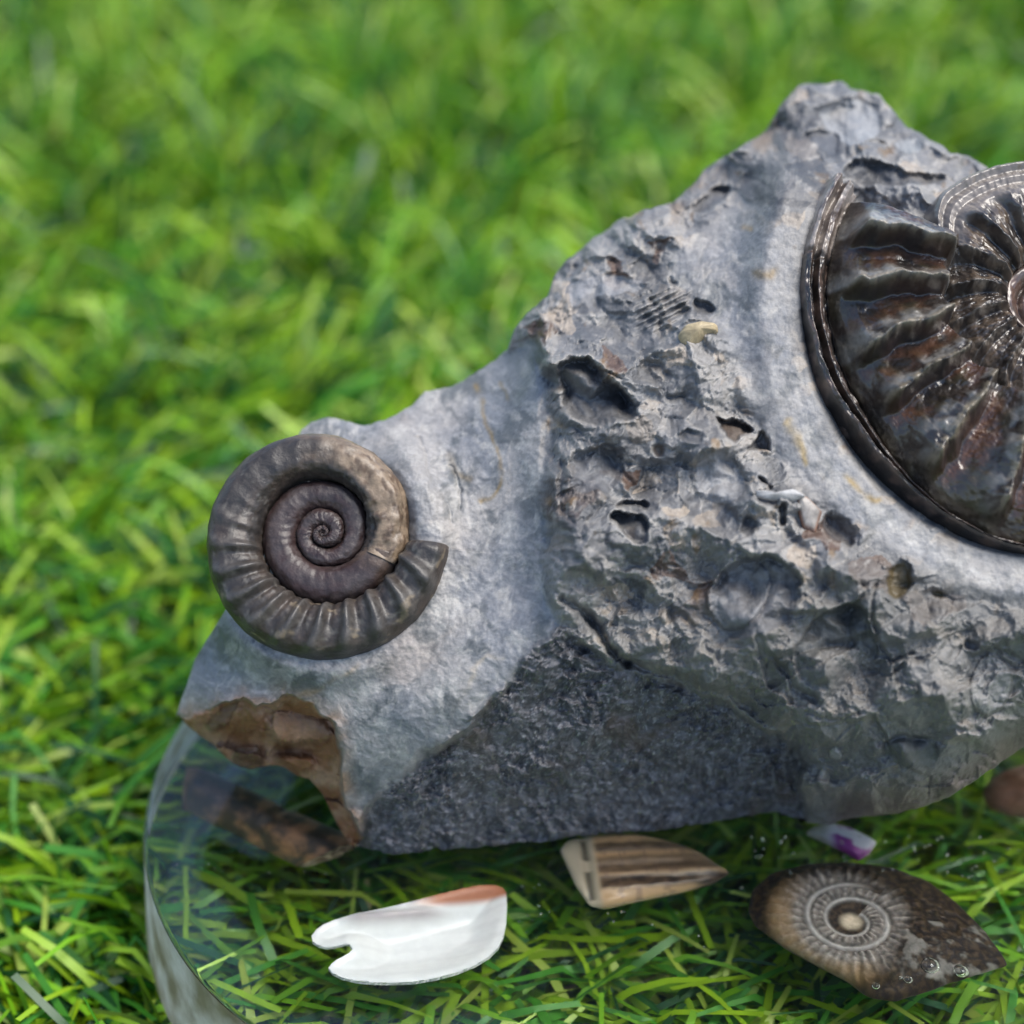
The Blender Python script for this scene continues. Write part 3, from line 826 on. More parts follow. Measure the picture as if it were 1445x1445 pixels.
    # stains on the smooth stone; last streak: shade painted on the ridge's left side
    for pl, wd, c, a in (([(668, 545), (690, 590), (702, 640), (708, 670), (700, 695), (682, 702)], 3.2, (0.33, 0.24, 0.10), 0.75), ([(706, 540), (718, 565)], 3, (0.36, 0.27, 0.13), 0.6),
                         ([(630, 645), (640, 670), (665, 675)], 5, (0.25, 0.19, 0.10), 0.5), ([(1108, 600), (1125, 620), (1140, 650)], 5, (0.48, 0.36, 0.15), 0.8), ([(1195, 672), (1220, 695), (1240, 702)], 5, (0.42, 0.30, 0.10), 0.8),
                         ([(1065, 380), (1090, 385)], 6, (0.30, 0.20, 0.06), 0.7), ([(1050, 320), (1062, 322)], 4, (0.5, 0.36, 0.16), 0.7), ([(565, 920), (600, 905), (640, 880)], 4, (0.5, 0.48, 0.46), 0.5),
                         ([(420, 985), (470, 965), (505, 940)], 4, (0.48, 0.36, 0.22), 0.5), ([(640, 870), (690, 830), (720, 760)], 5, (0.55, 0.56, 0.57), 0.45), ([(1230, 720), (1300, 770), (1400, 820)], 8, (0.6, 0.6, 0.6), 0.5),
                         ([(660, 975), (665, 945), (690, 928), (712, 930)], 3, (0.52, 0.48, 0.42), 0.7), ([(745, 500), (735, 560)], 8, (0.20, 0.23, 0.22), 0.5)):
        m = np.exp(-(sdline(WX, WY, pl) / wd) ** 2) * a * np.clip(0.8 + 0.6 * fbm(x * 4, y * 4, 2, 241), 0.2, 1)
        color = mix(color, c, m)
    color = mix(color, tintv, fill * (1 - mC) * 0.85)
    # dark broken face
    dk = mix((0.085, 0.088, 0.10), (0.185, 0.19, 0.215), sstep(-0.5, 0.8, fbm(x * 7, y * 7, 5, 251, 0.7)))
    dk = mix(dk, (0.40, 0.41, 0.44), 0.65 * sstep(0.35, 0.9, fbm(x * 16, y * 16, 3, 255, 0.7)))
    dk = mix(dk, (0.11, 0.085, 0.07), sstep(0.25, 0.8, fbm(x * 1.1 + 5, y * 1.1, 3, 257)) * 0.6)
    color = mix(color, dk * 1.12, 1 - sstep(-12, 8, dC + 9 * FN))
    # brown notch and rusty skin round it
    br = mix((0.32, 0.15, 0.07), (0.52, 0.33, 0.21), sstep(-0.5, 0.6, fbm(x * 2.5, y * 2.5, 4, 261)))
    br = mix(br, tintv, fill * 0.7)
    rust = np.exp(-(np.clip(dG, 0, 200) / 16) ** 2) * (1 - mG) * (0.35 + 0.65 * sstep(-0.3, 0.6, fbm(x * 3, y * 3, 3, 263)))
    color = mix(color, (0.42, 0.25, 0.13), 0.75 * rust * (1 - mC))
    color = mix(color, br, mG)
    # brown, earthy back edge and underside
    edge = (1 - sstep(0, 45, dt)) * sstep(900, 960, X) * sstep(-0.2, 0.5, fbm(x * 1.6, y * 1.6, 3, 271)) * (1 - sstep(1090, 1130, X))
    color = mix(color, (0.33, 0.24, 0.16), 0.7 * edge)
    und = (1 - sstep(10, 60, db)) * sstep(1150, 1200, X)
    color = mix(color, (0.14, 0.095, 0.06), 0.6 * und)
    color = np.clip(color ** 1.12 * (0.60 + 0.08 * smooth * (1 - mC))[..., None] * mix(np.array((1.03, 1.0, 0.95)), np.array((1.05, 1.0, 0.94)), smooth), 0.01, 0.8)

    # ---- back of the lump: falls away behind the outline to the resin
    Pt = P[:, -1]; Pb = P[:, 0]
    NB = 44
    k = (np.arange(1, NB + 1) / (NB + 1))
    zb = np.maximum(Pb[:, 2], THICK + 0.012)
    H = np.maximum(Pt[:, 2] - zb, 0.05)
    back = np.zeros((len(cpx), NB, 3)); bcol = np.zeros((len(cpx), NB, 3))
    for j in range(NB):
        q = k[j]
        if q < 0.75:
            a = q / 0.75
            z = Pt[:, 2] - H * a
            yy = Pt[:, 1] + np.minimum(0.85 * H * a, 2.8 + 1.2 * a)
        else:
            a = (q - 0.75) / 0.25
            z = zb
            yb = Pt[:, 1] + np.minimum(0.85 * H, 4.0)
            yy = yb * (1 - a) + Pb[:, 1] * a
        back[:, j, 0] = Pt[:, 0] * (1 - q) + Pb[:, 0] * q
        back[:, j, 1] = yy; back[:, j, 2] = z
    nb = 0.25 * fbm(np.repeat(cpx[:, None] / 160, NB, 1), np.repeat(k[None] * 7, len(cpx), 0), 4, 301) * np.sin(np.pi * np.clip(k / 0.75, 0, 1))[None]
    back[..., 1] -= np.abs(nb) * 0.8
    bcol[:] = mix((0.26, 0.25, 0.24), (0.34, 0.27, 0.20), sstep(-0.3, 0.5, fbm(back[..., 0] * 0.8, back[..., 2] * 0.8, 4, 305)))
    full = np.concatenate([P, back], 1)
    cols = np.concatenate([color, bcol], 1)
    n, m = full.shape[:2]
    F = grid_faces(n, m, wrap_m=True)
    V = full.reshape(-1, 3); Cc = cols.reshape(-1, 3)
    # end caps
    c0 = full[0].mean(0); c1 = full[-1].mean(0)
    V = np.concatenate([V, [c0, c1]]); Cc = np.concatenate([Cc, [cols[0].mean(0), cols[-1].mean(0)]])
    i0, i1 = n * m, n * m + 1
    j = np.arange(m); j2 = (j + 1) % m
    caps = np.concatenate([np.stack([np.full(m, i0), j, j2, j2], 1), np.stack([np.full(m, i1), (n - 1) * m + j2, (n - 1) * m + j, (n - 1) * m + j], 1)])
    quads = [tuple(q) for q in ()]
    me_faces = F
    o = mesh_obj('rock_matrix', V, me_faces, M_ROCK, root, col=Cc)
    # caps as triangles in their own bmesh pass
    import bmesh
    bm = bmesh.new(); bm.from_mesh(o.data); bm.verts.ensure_lookup_table()
    for q in caps:
        try:
            f = bm.faces.new((bm.verts[q[0]], bm.verts[q[1]], bm.verts[q[2]])); f.smooth = True
        except ValueError:
            pass
    bm.to_mesh(o.data); bm.free()
    o['label'] = 'grey shelly limestone with smooth pale hollows and a dark broken lower face'
    return root, (X, Y, W)

# ----------------------------------------------------------------- small ammonite
def build_small_ammonite(root):
    o, e1, e2, nrm = frame(A_S)
    part = empty('ammonite', o, root)
    part['label'] = 'small dark brown coiled ammonite on the left shoulder of the rock'
    tt = np.array([-0.02, 0.0, .25, .5, .75, 1.0, 1.25, 1.5, 1.75, 2, 2.25, 2.5, 2.75, 3, 3.25, 3.5, 3.75, 4, 4.5, 5.0, 5.6, 6.2])
    rr = np.array([176, 182, 177, 157, 134, 118, 96, 84, 74, 60, 44, 37, 34, 28, 18, 13, 10, 7, 4, 2.5, 1.5, 1])
    def Ro(t): return np.interp(t, tt, rr)
    def smoothR(t):
        return (Ro(t - .08) + Ro(t - .04) + Ro(t) + Ro(t + .04) + Ro(t + .08)) / 5
    def whorl(name, t0, t1, per, M, outer):
        n = int((t1 - t0) * per)
        t = np.linspace(t0, t1, n)
        ph = np.linspace(0, 2 * np.pi, M, endpoint=False)
        T, PH = np.meshgrid(t, ph, indexing='ij')
        ro = smoothR(T) / 100; ri = smoothR(T + 1.0) / 100 * 1.02
        a = (ro - ri) / 2 * 1.03; rc = (ro + ri) / 2
        b = a * 1.08 + 0.05
        cs, sn = np.cos(PH), np.sin(PH)
        # square-ish flank: superellipse
        pe = 0.78
        ca = np.sign(cs) * np.abs(cs) ** pe; sa = np.sign(sn) * np.abs(sn) ** pe
        ang = -T * 2 * np.pi - 0.12             # runs clockwise in the picture
        nz = fbm(T * 7, PH * 0.7, 3, 401)
        if outer:
            win = sstep(0.0, 0.03, T) * (1 - sstep(0.33, 0.56, T)) + 0.10
            nr = 22
            sweep = 0.05 * (ca)                # ribs lean forward towards the venter
            ph_r = (T - sweep * 0.25) * nr * 2 * np.pi
            rib = (0.5 + 0.5 * np.cos(ph_r)) ** 1.5
            amp = 0.105 * win * np.clip(0.25 + sn, 0, 1) * (1 - 0.75 * sstep(0.5, 0.95, ca))
            fine = 0.016 * np.cos(ph_r * 2 + 1) * win * (1 - sstep(-0.2, 0.3, ca))
        else:
            rib = (0.5 + 0.5 * np.cos(T * 30 * 2 * np.pi)); amp = 0.005 * (1 - sstep(1.4, 1.7, T)); fine = 0
        lump = 0.015 * nz + 0.008 * fbm(T * 34, PH * 4, 3, 407) + (0.03 * fbm(T * 16, PH * 1.3, 4, 405) * sstep(0.74, 0.86, T) if outer else 0)
        rad = rc + (a + (amp * rib + fine) * 0.5 + lump) * ca
        hgt = (b + amp * rib + fine + lump) * sa
        if not outer: hgt = hgt * (1 - 0.12 * sstep(1.0, 1.3, T)) - 0.13 + 0.12 * sstep(1.8, 3.5, T)
        else: hgt = hgt - 0.12 * sstep(0.8, 1.05, T)
        if outer:
            q = np.clip(T / 0.012, 0, 1); cap = 0.84 + 0.16 * np.sqrt(1 - (1 - q) ** 2) + 0.04 * fbm(T * 60, PH, 2, 431) * (1 - q)
            rad = rc + (rad - rc) * cap; hgt = hgt * cap
        pos = o + rad[..., None] * (np.cos(ang)[..., None] * e1 + np.sin(ang)[..., None] * e2) + hgt[..., None] * nrm
        dark = np.array((0.048, 0.040, 0.035)); warm = np.array((0.070, 0.050, 0.038)); tan = np.array((0.36, 0.26, 0.17)); plum = np.array((0.055, 0.030, 0.028))
        nn = fbm(T * 9, PH * 1.1, 4, 411)
        if outer:
            c = mix(dark, warm, sstep(-0.4, 0.5, nn))
            c = mix(c, (0.095, 0.086, 0.076), 0.7 * rib * np.clip(win, 0, 1) * sstep(0.1, 0.7, sn))
            wea = sstep(0.66, 0.84, T + 0.05 * nn) * sstep(-0.75, -0.1, ca + 0.35 * nn)
            c = mix(c, tan, 0.9 * wea)
            c = mix(c, (0.10, 0.055, 0.03), wea * sstep(0.1, 0.5, fbm(T * 30, PH * 3, 3, 415)) * 0.75)
            c = mix(c, (0.36, 0.28, 0.18), sstep(0.50, 0.72, fbm(T * 24, PH * 2, 3, 417)) * 0.55 * (T < 0.4))
            c = mix(c, (0.22, 0.20, 0.17), 0.6 * sstep(0.2, 0.6, fbm(T * 40, PH * 5, 3, 421)) * (1 - rib) * sstep(-0.9, -0.4, -ca) * (T < 0.6))
        else:
            c = mix(plum, (0.085, 0.062, 0.058), sstep(-0.3, 0.5, nn))
            c = mix(c, (0.16, 0.11, 0.075), (1 - sstep(1.02, 1.12, T + 0.05 * nn)) * 0.8)
            c = mix(c, (0.20, 0.17, 0.16), 0.6 * sstep(0.75, 1.0, ca) * sstep(0.0, 0.5, fbm(T * 20, PH * 2, 2, 419)))
        V = pos.reshape(-1, 3); F = grid_faces(n, M, wrap_m=True)
        Cc = c.reshape(-1, 3) * 0.58
        capA = pos[0].mean(0) + (0.05 if outer else 0) * (np.sin(ang[0, 0]) * e1 - np.cos(ang[0, 0]) * e2) * -1; capB = pos[-1].mean(0)
        ob = mesh_obj(name, np.concatenate([V, [capA, capB]]), F, M_FOSSIL, part, col=np.concatenate([Cc, Cc[:1], Cc[-1:]]))
        import bmesh
        bm = bmesh.new(); bm.from_mesh(ob.data); bm.verts.ensure_lookup_table()
        for jj in range(M):
            k2 = (jj + 1) % M
            bm.faces.new((bm.verts[n * M], bm.verts[jj], bm.verts[k2])).smooth = True
            bm.faces.new((bm.verts[n * M + 1], bm.verts[(n - 1) * M + k2], bm.verts[(n - 1) * M + jj])).smooth = True
        bmesh.ops.recalc_face_normals(bm, faces=bm.faces)
        bm.to_mesh(ob.data); bm.free()
        return ob
    ow = whorl('outer_whorl', 0.0, 1.05, 640, 72, True)
    ow['label'] = 'ribbed outer whorl, weathered tan along its upper right'
    iw = whorl('inner_whorl', 1.03, 6.0, 260, 48, False)
    iw['label'] = 'smooth plum brown inner coil'

# ----------------------------------------------------------------- large ammonite
def build_large_ammonite(root):
    o, e1, e2, nrm = frame(A_L)
    part = empty('ammonite', o, root)
    part['label'] = 'large glossy dark brown ribbed ammonite with a keel on the right of the rock'
    def polar(name, th, r, hgt, col, mat, label=None):
        """th, r, hgt, col on an (n, m) lattice; r runs outwards"""
        pos = o + (r * np.cos(th))[..., None] * e1 + (r * np.sin(th))[..., None] * e2 + hgt[..., None] * nrm
        n, m = th.shape
        V = pos.reshape(-1, 3)
        F = grid_faces(n, m)
        # close towards the rock: a lower copy of the border row
        ob = mesh_obj(name, V, F, mat, part, col=np.clip(col, 0.004, 0.8).reshape(-1, 3), label=label)
        import bmesh
        bm = bmesh.new(); bm.from_mesh(ob.data)
        be = [e for e in bm.edges if e.is_boundary]
        ret = bmesh.ops.extrude_edge_only(bm, edges=be)
        vs = [g for g in ret['geom'] if isinstance(g, bmesh.types.BMVert)]
        nn = Vector(nrm) * CM
        oo = Vector(o) * CM
        for v in vs:
            d = (v.co - oo).dot(nn.normalized())
            v.co += nn.normalized() * (-0.9 * CM - d)
        be = [e for e in bm.edges if e.is_boundary]
        bmesh.ops.holes_fill(bm, edges=be, sides=0)
        bmesh.ops.recalc_face_normals(bm, faces=bm.faces)
        bm.to_mesh(ob.data); bm.free()
        return ob
    BLK = np.array((0.018, 0.013, 0.010)); BRN = np.array((0.075, 0.032, 0.016)); GRY = np.array((0.25, 0.235, 0.21)); OLV = np.array((0.034, 0.026, 0.014))
    # outer whorl (flank with ribs)
    n, m = 900, 150
    th = np.radians(np.linspace(148, 428, n))[:, None] * np.ones((1, m))
    t = np.linspace(0, 1, m)[None] * np.ones((n, 1))
    deg = np.degrees(th)
    seam = 1.42 + 0.05 * np.sin(th * 2.0) + 0.035 * fbm(deg / 9, t * 0, 3, 501)
    seam = seam + 0.18 * sstep(230, 285, deg)
    ro_f = 3.02 + 0.42 * sstep(205, 255, deg) + 0.04 * np.sin(th * 1.5) + 0.02 * fbm(deg / 14, t * 0 + 7, 3, 503)
    r = seam + (ro_f - seam) * t
    nz = fbm(deg / 8, t * 6, 4, 505)
    nz2 = fbm(deg / 2.2, t * 18, 4, 507, 0.6)
    prof = np.interp(t, [0, 0.03, 0.08, 0.2, 0.5, 0.8, 0.92, 1.0], [0.0, 0.46, 0.72, 0.77, 0.70, 0.53, 0.33, 0.15])
    NR = 20.0
    bend = 0.16 * (t - 0.4) ** 2 - 0.06 * t
    ph = (deg - 148) / 360 * NR * 2 * np.pi + bend * 6 + 0.75 * fbm(deg / 26, t * 2.5, 3, 509) + 0.35
    q_ = (ph / (2 * np.pi)) % 1.0
    rib = np.where(q_ < 0.74, (q_ / 0.74) ** 1.6, 1 - sstep(0.72, 0.97, q_))
    rib = np.clip(rib, 0, 1) * (0.92 + 0.16 * fbm(deg / 7, t * 4, 3, 513))
    crest = np.exp(-((q_ - 0.72) / 0.07) ** 2)
    saw = 0.5 + 0.5 * np.sin(ph + 0.6)
    win = sstep(0.0, 0.10, t) * (1 - sstep(0.80, 0.95, t))
    late = sstep(205, 225, deg)                                  # lower ribs are blunter and crusted
    h = prof + win * (0.42 * rib * (1 - 0.1 * late) + 0.02 * saw) + 0.030 * nz + 0.005 * nz2 * (1 + 0.8 * late)
    h = h - 0.22 * win * (1 - rib) * 0.5
    h = h + 0.10 * np.exp(-((t - 0.03) / 0.035) ** 2) * rib
    h = h - 0.35 * (1 - sstep(148, 150.5, deg))
    col = mix(BLK, OLV, sstep(-0.3, 0.5, nz))
    val = (1 - rib)
    col = mix(col, BRN, np.clip(val * 1.2 - 0.3, 0, 1) * sstep(-0.35, 0.35, fbm(deg / 11 + 3, t * 3, 3, 511)) * win)
    col = mix(col, GRY, np.clip(rib * 1.25 - 0.35, 0, 1) * (1 - sstep(178, 215, deg)) * 0.85 * sstep(-0.6, 0.2, nz + 0.3) * (1 - sstep(0.74, 0.82, q_)))
    col = mix(col, (0.26, 0.215, 0.15), win * crest * 0.75 * sstep(-0.45, 0.25, nz2 + 0.5 * nz))
    col = mix(col, (0.21, 0.20, 0.185), 0.75 * win * sstep(0.25, 0.7, rib) * sstep(-0.4, 0.2, nz) * (1 - crest) * (q_ < 0.72))  # paler rib slopes: satin sky highlight painted into the colour
    col = mix(col, BLK, 0.6 * win * sstep(0.80, 0.88, q_))  # steep rib undersides blackened: their shade put into the colour
    col = mix(col, (0.20, 0.15, 0.03), 0.7 * sstep(255, 264, deg) * sstep(0.80, 0.9, t) * sstep(0.0, 0.5, nz2))
    polar('outer_whorl', th, r, h, col, M_FOSSIL2, 'ribbed outer whorl, pale crests at its broken upper end')
    # keel: three cords running round the venter
    n, m = 900, 60
    th = np.radians(np.linspace(147.0, 428, n))[:, None] * np.ones((1, m))
    t = np.linspace(0, 1, m)[None] * np.ones((n, 1)); deg = np.degrees(th)
    ro_in = 3.0 + 0.42 * sstep(205, 255, deg) + 0.04 * np.sin(th * 1.5) + 0.02 * fbm(deg / 14, t * 0 + 7, 3, 503)
    wk = 0.50 - 0.34 * sstep(200, 245, deg)
    r = ro_in + wk * t
    nz = fbm(deg / 5, t * 4, 4, 521)
    h = np.interp(t, [0, 0.12, 0.22, 0.36, 0.5, 0.62, 0.74, 0.86, 0.94, 1.0], [0.05, 0.10, 0.30, 0.36, 0.18, 0.44, 0.40, 0.15, 0.05, -0.35])
    h = h - 0.12 * sstep(215, 255, deg) * t + 0.03 * nz + 0.015 * fbm(deg / 1.6, t * 8, 3, 523)
    h = h - 0.07 * np.exp(-((deg - 168.5) / 0.7) ** 2)
    col = mix(BLK, (0.075, 0.048, 0.036), sstep(-0.2, 0.6, nz))
    pale = 1 - sstep(166, 169.5, deg + 1.2 * nz)
    col = mix(col, mix((0.27, 0.23, 0.20), (0.13, 0.10, 0.085), sstep(-0.2, 0.4, fbm(deg / 9, t * 7, 3, 527))), pale * 0.9)
    polar('keel', th, r, h, col, M_FOSSIL2, 'corded keel round the outer edge, worn pale grey at its upper end')
    # inner whorl
    n, m = 760, 110
    th = np.radians(np.linspace(28, 388, n))[:, None] * np.ones((1, m))
    t = np.linspace(0, 1, m)[None] * np.ones((n, 1)); deg = np.degrees(th)
    top = sstep(30, 70, deg) * (1 - sstep(128, 165, deg))        # exposed where the outer whorl is missing
    ro = 1.50 + 0.66 * top + 0.14 * sstep(230, 285, deg)
    ri = 0.52
    r = ri + (ro - ri) * t
    nz = fbm(deg / 9, t * 5, 4, 541)
    pr0 = np.interp(t, [0, 0.06, 0.2, 0.6, 1.0], [0.05, 0.30, 0.44, 0.42, 0.25])
    pr1 = np.interp(t, [0, 0.05, 0.15, 0.45, 0.66, 0.74, 0.80, 0.86, 0.92, 0.96, 1.0], [0.05, 0.30, 0.46, 0.52, 0.42, 0.30, 0.34, 0.26, 0.32, 0.2, -0.3])
    h = pr0 * (1 - top) + pr1 * top
    ph = (deg - 28) / 360 * 17 * 2 * np.pi - 1.5 * (t - 0.2) ** 2 * 2.2 + 0.4 * fbm(deg / 40, t * 2, 2, 543)
    q_ = (ph / (2 * np.pi)) % 1.0
    rib = np.where(q_ < 0.70, (q_ / 0.70) ** 1.4, 1 - sstep(0.68, 1.0, q_))
    rib = np.clip(rib, 0, 1) * (0.85 + 0.3 * fbm(deg / 8, t * 5, 3, 547))
    tw = t * (1 + 0.45 * top)
    win = sstep(0.0, 0.12, t) * (1 - sstep(0.85, 1.0, tw))
    h = h + win * 0.24 * (rib - 0.35) + 0.018 * nz + 0.008 * fbm(deg / 2, t * 14, 3, 545)
    col = mix(BLK * 1.3, (0.085, 0.06, 0.04), sstep(-0.3, 0.5, nz))
    col = mix(col, GRY, 0.55 * np.clip(rib - 0.45, 0, 1) * sstep(-0.3, 0.4, nz))
    col = mix(col, (0.17, 0.145, 0.125), top * sstep(0.55, 0.7, t) * 0.75)
    polar('inner_whorl', th, r, h, col, M_FOSSIL2, 'ribbed inner whorl with its own keel showing at the top')
    # core
    n, m = 200, 50
    th = np.radians(np.linspace(0, 360, n))[:, None] * np.ones((1, m))
    t = np.linspace(0.02, 1, m)[None] * np.ones((n, 1))
    r = 0.58 * t
    sp = (np.log(np.maximum(r, 0.02)) / math.log(1.9) - th / (2 * np.pi)) % 1.0
    h = 0.05 + 0.25 * t * np.sin(np.pi * sp) ** 0.6 + 0.02 * fbm(r * 8, th * 2, 3, 551)
    col = mix((0.09, 0.05, 0.035), (0.05, 0.032, 0.024), sstep(-0.3, 0.4, fbm(r * 9, th * 2, 3, 553)))
    polar('core', th, r, h, col, M_FOSSIL2, 'dark brown centre of the coil')

# ----------------------------------------------------------------- loose-looking shell bits fixed in the rock
def slab(outline, thick, nrm, dome=0.0, seed=0, rings=7, bevel=0.3, rough=0.0):
    """closed pebble / shell-like slab from a world outline (n,3): domed front, rounded rim, flat back"""
    P = np.asarray(outline, float)
    # resample smoothly
    n = 56
    d = np.r_[0, np.cumsum(np.linalg.norm(np.diff(np.r_[P, P[:1]], axis=0), axis=1))]
    s = np.linspace(0, d[-1], n, endpoint=False)
    Q = np.stack([np.interp(s, d, np.r_[P, P[:1]][:, i]) for i in range(3)], 1)
    Q = (np.roll(Q, 1, 0) + 2 * Q + np.roll(Q, -1, 0)) / 4
    c = Q.mean(0)
    nrm = np.asarray(nrm) / np.linalg.norm(nrm)
    V = []; T = []
    ks = np.linspace(0, 1, rings + 1)[1:]
    V.append(c + nrm * (thick / 2 + dome)); T.append(0)
    for k in ks:
        q = c + (Q - c) * k
        hh = thick / 2 * (1 - max(0, (k - 0.8) / 0.2) ** 2 * 0.9) + dome * (1 - k * k)
        rn = rough * fbm(q[:, 0] * 5, q[:, 1] * 5 + q[:, 2] * 5, 3, seed)
        V.extend(q + nrm * (hh + rn)[:, None] if rough else q + nrm * hh); T.extend([k] * n)
    V.extend(c + (Q - c) * 0.96 - nrm * thick / 2); T.extend([1] * n)
    V.append(c - nrm * thick / 2); T.append(0)
    F = []
    for j in range(n):
        F.append((0, 1 + j, 1 + (j + 1) % n))
    for i in range(rings):
        for j in range(n):
            a = 1 + i * n + j; b = 1 + i * n + (j + 1) % n
            F.append((a, a + n, b + n, b))
    last = len(V) - 1
    for j in range(n):
        F.append((last, 1 + rings * n + (j + 1) % n, 1 + rings * n + j))
    return np.array(V), F, np.array(T)

def build_rock_shells(root, fld):
    X, Y, W = fld
    def wat(px, py):
        i = np.argmin(np.abs(X[:, 0] - px)); j = np.argmin(np.abs(Y[i] - py)); return W[i, j]
    def piece(name, outline, raise_, thick, dome, col, label, mat=M_DULL, edgec=None):
        cx, cyy = np.mean(np.asarray(outline), 0)
        ws = max(wat(cx, cyy), np.mean([wat(*q) for q in outline]))
        pts = np.array([lift(q[0], q[1], ws + raise_) for q in outline])
        V, F, T = slab(pts, thick, AW * 0.93 + AV * 0.35, dome, 3)
        c = np.repeat(np.array(col)[None], len(V), 0) * (0.85 + 0.3 * hash2(np.arange(len(V)), np.arange(len(V)) * 0, 3))[:, None]
        if edgec is not None: c = mix(c, np.array(edgec), sstep(0.7, 1.0, T))
        mesh_obj(name, V, F, mat, root, col=c, label=label)
    piece('shell_fragment', [(956, 474), (966, 460), (990, 455), (1012, 458), (1014, 470), (998, 474), (984, 488), (966, 494)], 0.02, 0.12, 0.12, (0.34, 0.27, 0.16), 'cream shell stub on the rough middle of the rock')
    piece('shell_fragment', [(1122, 694), (1140, 702), (1160, 722), (1150, 755), (1134, 748), (1126, 720)], 0.03, 0.10, 0.05, (0.30, 0.27, 0.24), 'pale shell piece with rusty edges beside a dark hole', edgec=(0.20, 0.09, 0.05))
    piece('shell_fragment', [(1064, 692), (1090, 696), (1122, 690), (1138, 700), (1118, 708), (1086, 706), (1066, 702)], 0.05, 0.07, 0.05, (0.36, 0.35, 0.34), 'thin pale shell edge beside the channel')

# ----------------------------------------------------------------- things cast into the resin
UPZ = np.array([0, 0, 1.0])
def build_white_shell():
    outl = [(437, 1330), (450, 1312), (480, 1300), (560, 1283), (640, 1262), (680, 1254), (708, 1256), (716, 1268), (714, 1320), (700, 1350), (660, 1374), (600, 1390), (540, 1393), (490, 1388), (462, 1374), (470, 1362), (490, 1352), (500, 1345), (494, 1334), (476, 1340), (455, 1342)]
    P = np.array([resin_pt(a, b, 0.35) for a, b in chaikin(outl, 1)])
    root = empty('white_shell', P.mean(0) - UPZ * 0.1)
    tag(root, 'broken white shell with an orange brown hinge edge inside the resin', 'shell')
    n = len(P)
    # dish: triangulated lattice clipped to the outline
    lo = P.min(0); hi = P.max(0)
    nx, ny = 90, 60
    gx = np.linspace(lo[0] - 0.05, hi[0] + 0.05, nx); gy = np.linspace(lo[1] - 0.05, hi[1] + 0.05, ny)
    GX, GY = np.meshgrid(gx, gy, indexing='ij')
    d = sdpoly(GX, GY, P[:, :2])
    # pull the outside points on to the edge so the border is clean
    near = (d > 0) & (d < 0.12)
    ex = np.gradient(d, gx, axis=0); ey = np.gradient(d, gy, axis=1)
    GX2 = np.where(near, GX - ex * d, GX); GY2 = np.where(near, GY - ey * d, GY)
    keep = d < 0.12
    ax = (hi - lo)
    u = (GX2 - lo[0]) / ax[0]; v = (GY2 - lo[1]) / ax[1]
    dd = np.clip(-d, 0, 1)
    top = THICK - 0.22 - 0.30 * sstep(0.0, 0.55, dd) + 0.03 * u
    ridge = np.exp(-(((v - (0.60 + 0.20 * u)) / 0.05) ** 2)) * sstep(0.12, 0.25, u) * (1 - sstep(0.55, 0.75, u))
    top = top + 0.10 * ridge
    th_ = 0.10
    idx = -np.ones(GX.shape, int); kk = np.where(keep); idx[kk] = np.arange(len(kk[0]))
    m = len(kk[0])
    Vt = np.stack([GX2[kk], GY2[kk], top[kk]], 1); Vb = np.stack([GX2[kk], GY2[kk], top[kk] - th_], 1)
    F = []
    from collections import Counter
    edges = Counter()
    for i in range(nx - 1):
        for j in range(ny - 1):
            q = (idx[i, j], idx[i + 1, j], idx[i + 1, j + 1], idx[i, j + 1])
            if min(q) >= 0 and np.mean([d[i, j], d[i + 1, j], d[i + 1, j + 1], d[i, j + 1]]) < 0.05:
                F.append(tuple(int(a) for a in q)); F.append(tuple(int(a) + m for a in reversed(q)))
                for a, b in zip(q, q[1:] + q[:1]): edges[(int(a), int(b))] += 1
    for (a, b) in list(edges):
        if (b, a) not in edges: F.append((b, a, a + m, b + m))
    V = np.concatenate([Vt, Vb])
    uu = np.r_[u[kk], u[kk]]; vv = np.r_[v[kk], v[kk]]; d2 = np.r_[dd[kk], dd[kk]]
    c = np.repeat(np.array([[0.88, 0.88, 0.86]]), len(V), 0)
    hinge = sstep(0.45, 0.65, uu) * sstep(0.62 + 0.22 * uu, 0.70 + 0.22 * uu, vv)
    c = mix(c, (0.48, 0.15, 0.05), 0.95 * hinge * sstep(0, 0.6, 1 - d2 * 2))
    rg = np.r_[ridge[kk], ridge[kk]]
    c = mix(c, (0.38, 0.31, 0.32), 0.75 * rg)
    c = c * (1 - 0.045 * sstep(0.2, 0.8, np.sin((vv * 7 - uu * 1.2 + 0.15 * fbm(uu * 6, vv * 6, 3, 651)) * 6.28)))[:, None]
    c = mix(c, (0.45, 0.18, 0.08), 0.8 * np.exp(-((uu - 0.0) / 0.03) ** 2) * sstep(0.5, 0.6, vv))
    o = mesh_obj('shell_valve', V, F, M_SHELL, root, col=c)

def stone_slab(name, outl, depth, thick, dome, colf, label, cat, mat, grp=None, rough=0.0):
    P = np.array([resin_pt(a, b, depth) for a, b in outl])
    V, F, T = slab(P, thick, UPZ, dome, 9, rings=14, rough=rough)
    lo = V.min(0); hi = V.max(0)
    c = colf(V, (V - lo) / (hi - lo), T)
    o = mesh_obj(name, V, F, mat, None, col=c)
    tag(o, label, cat, grp)
    return o

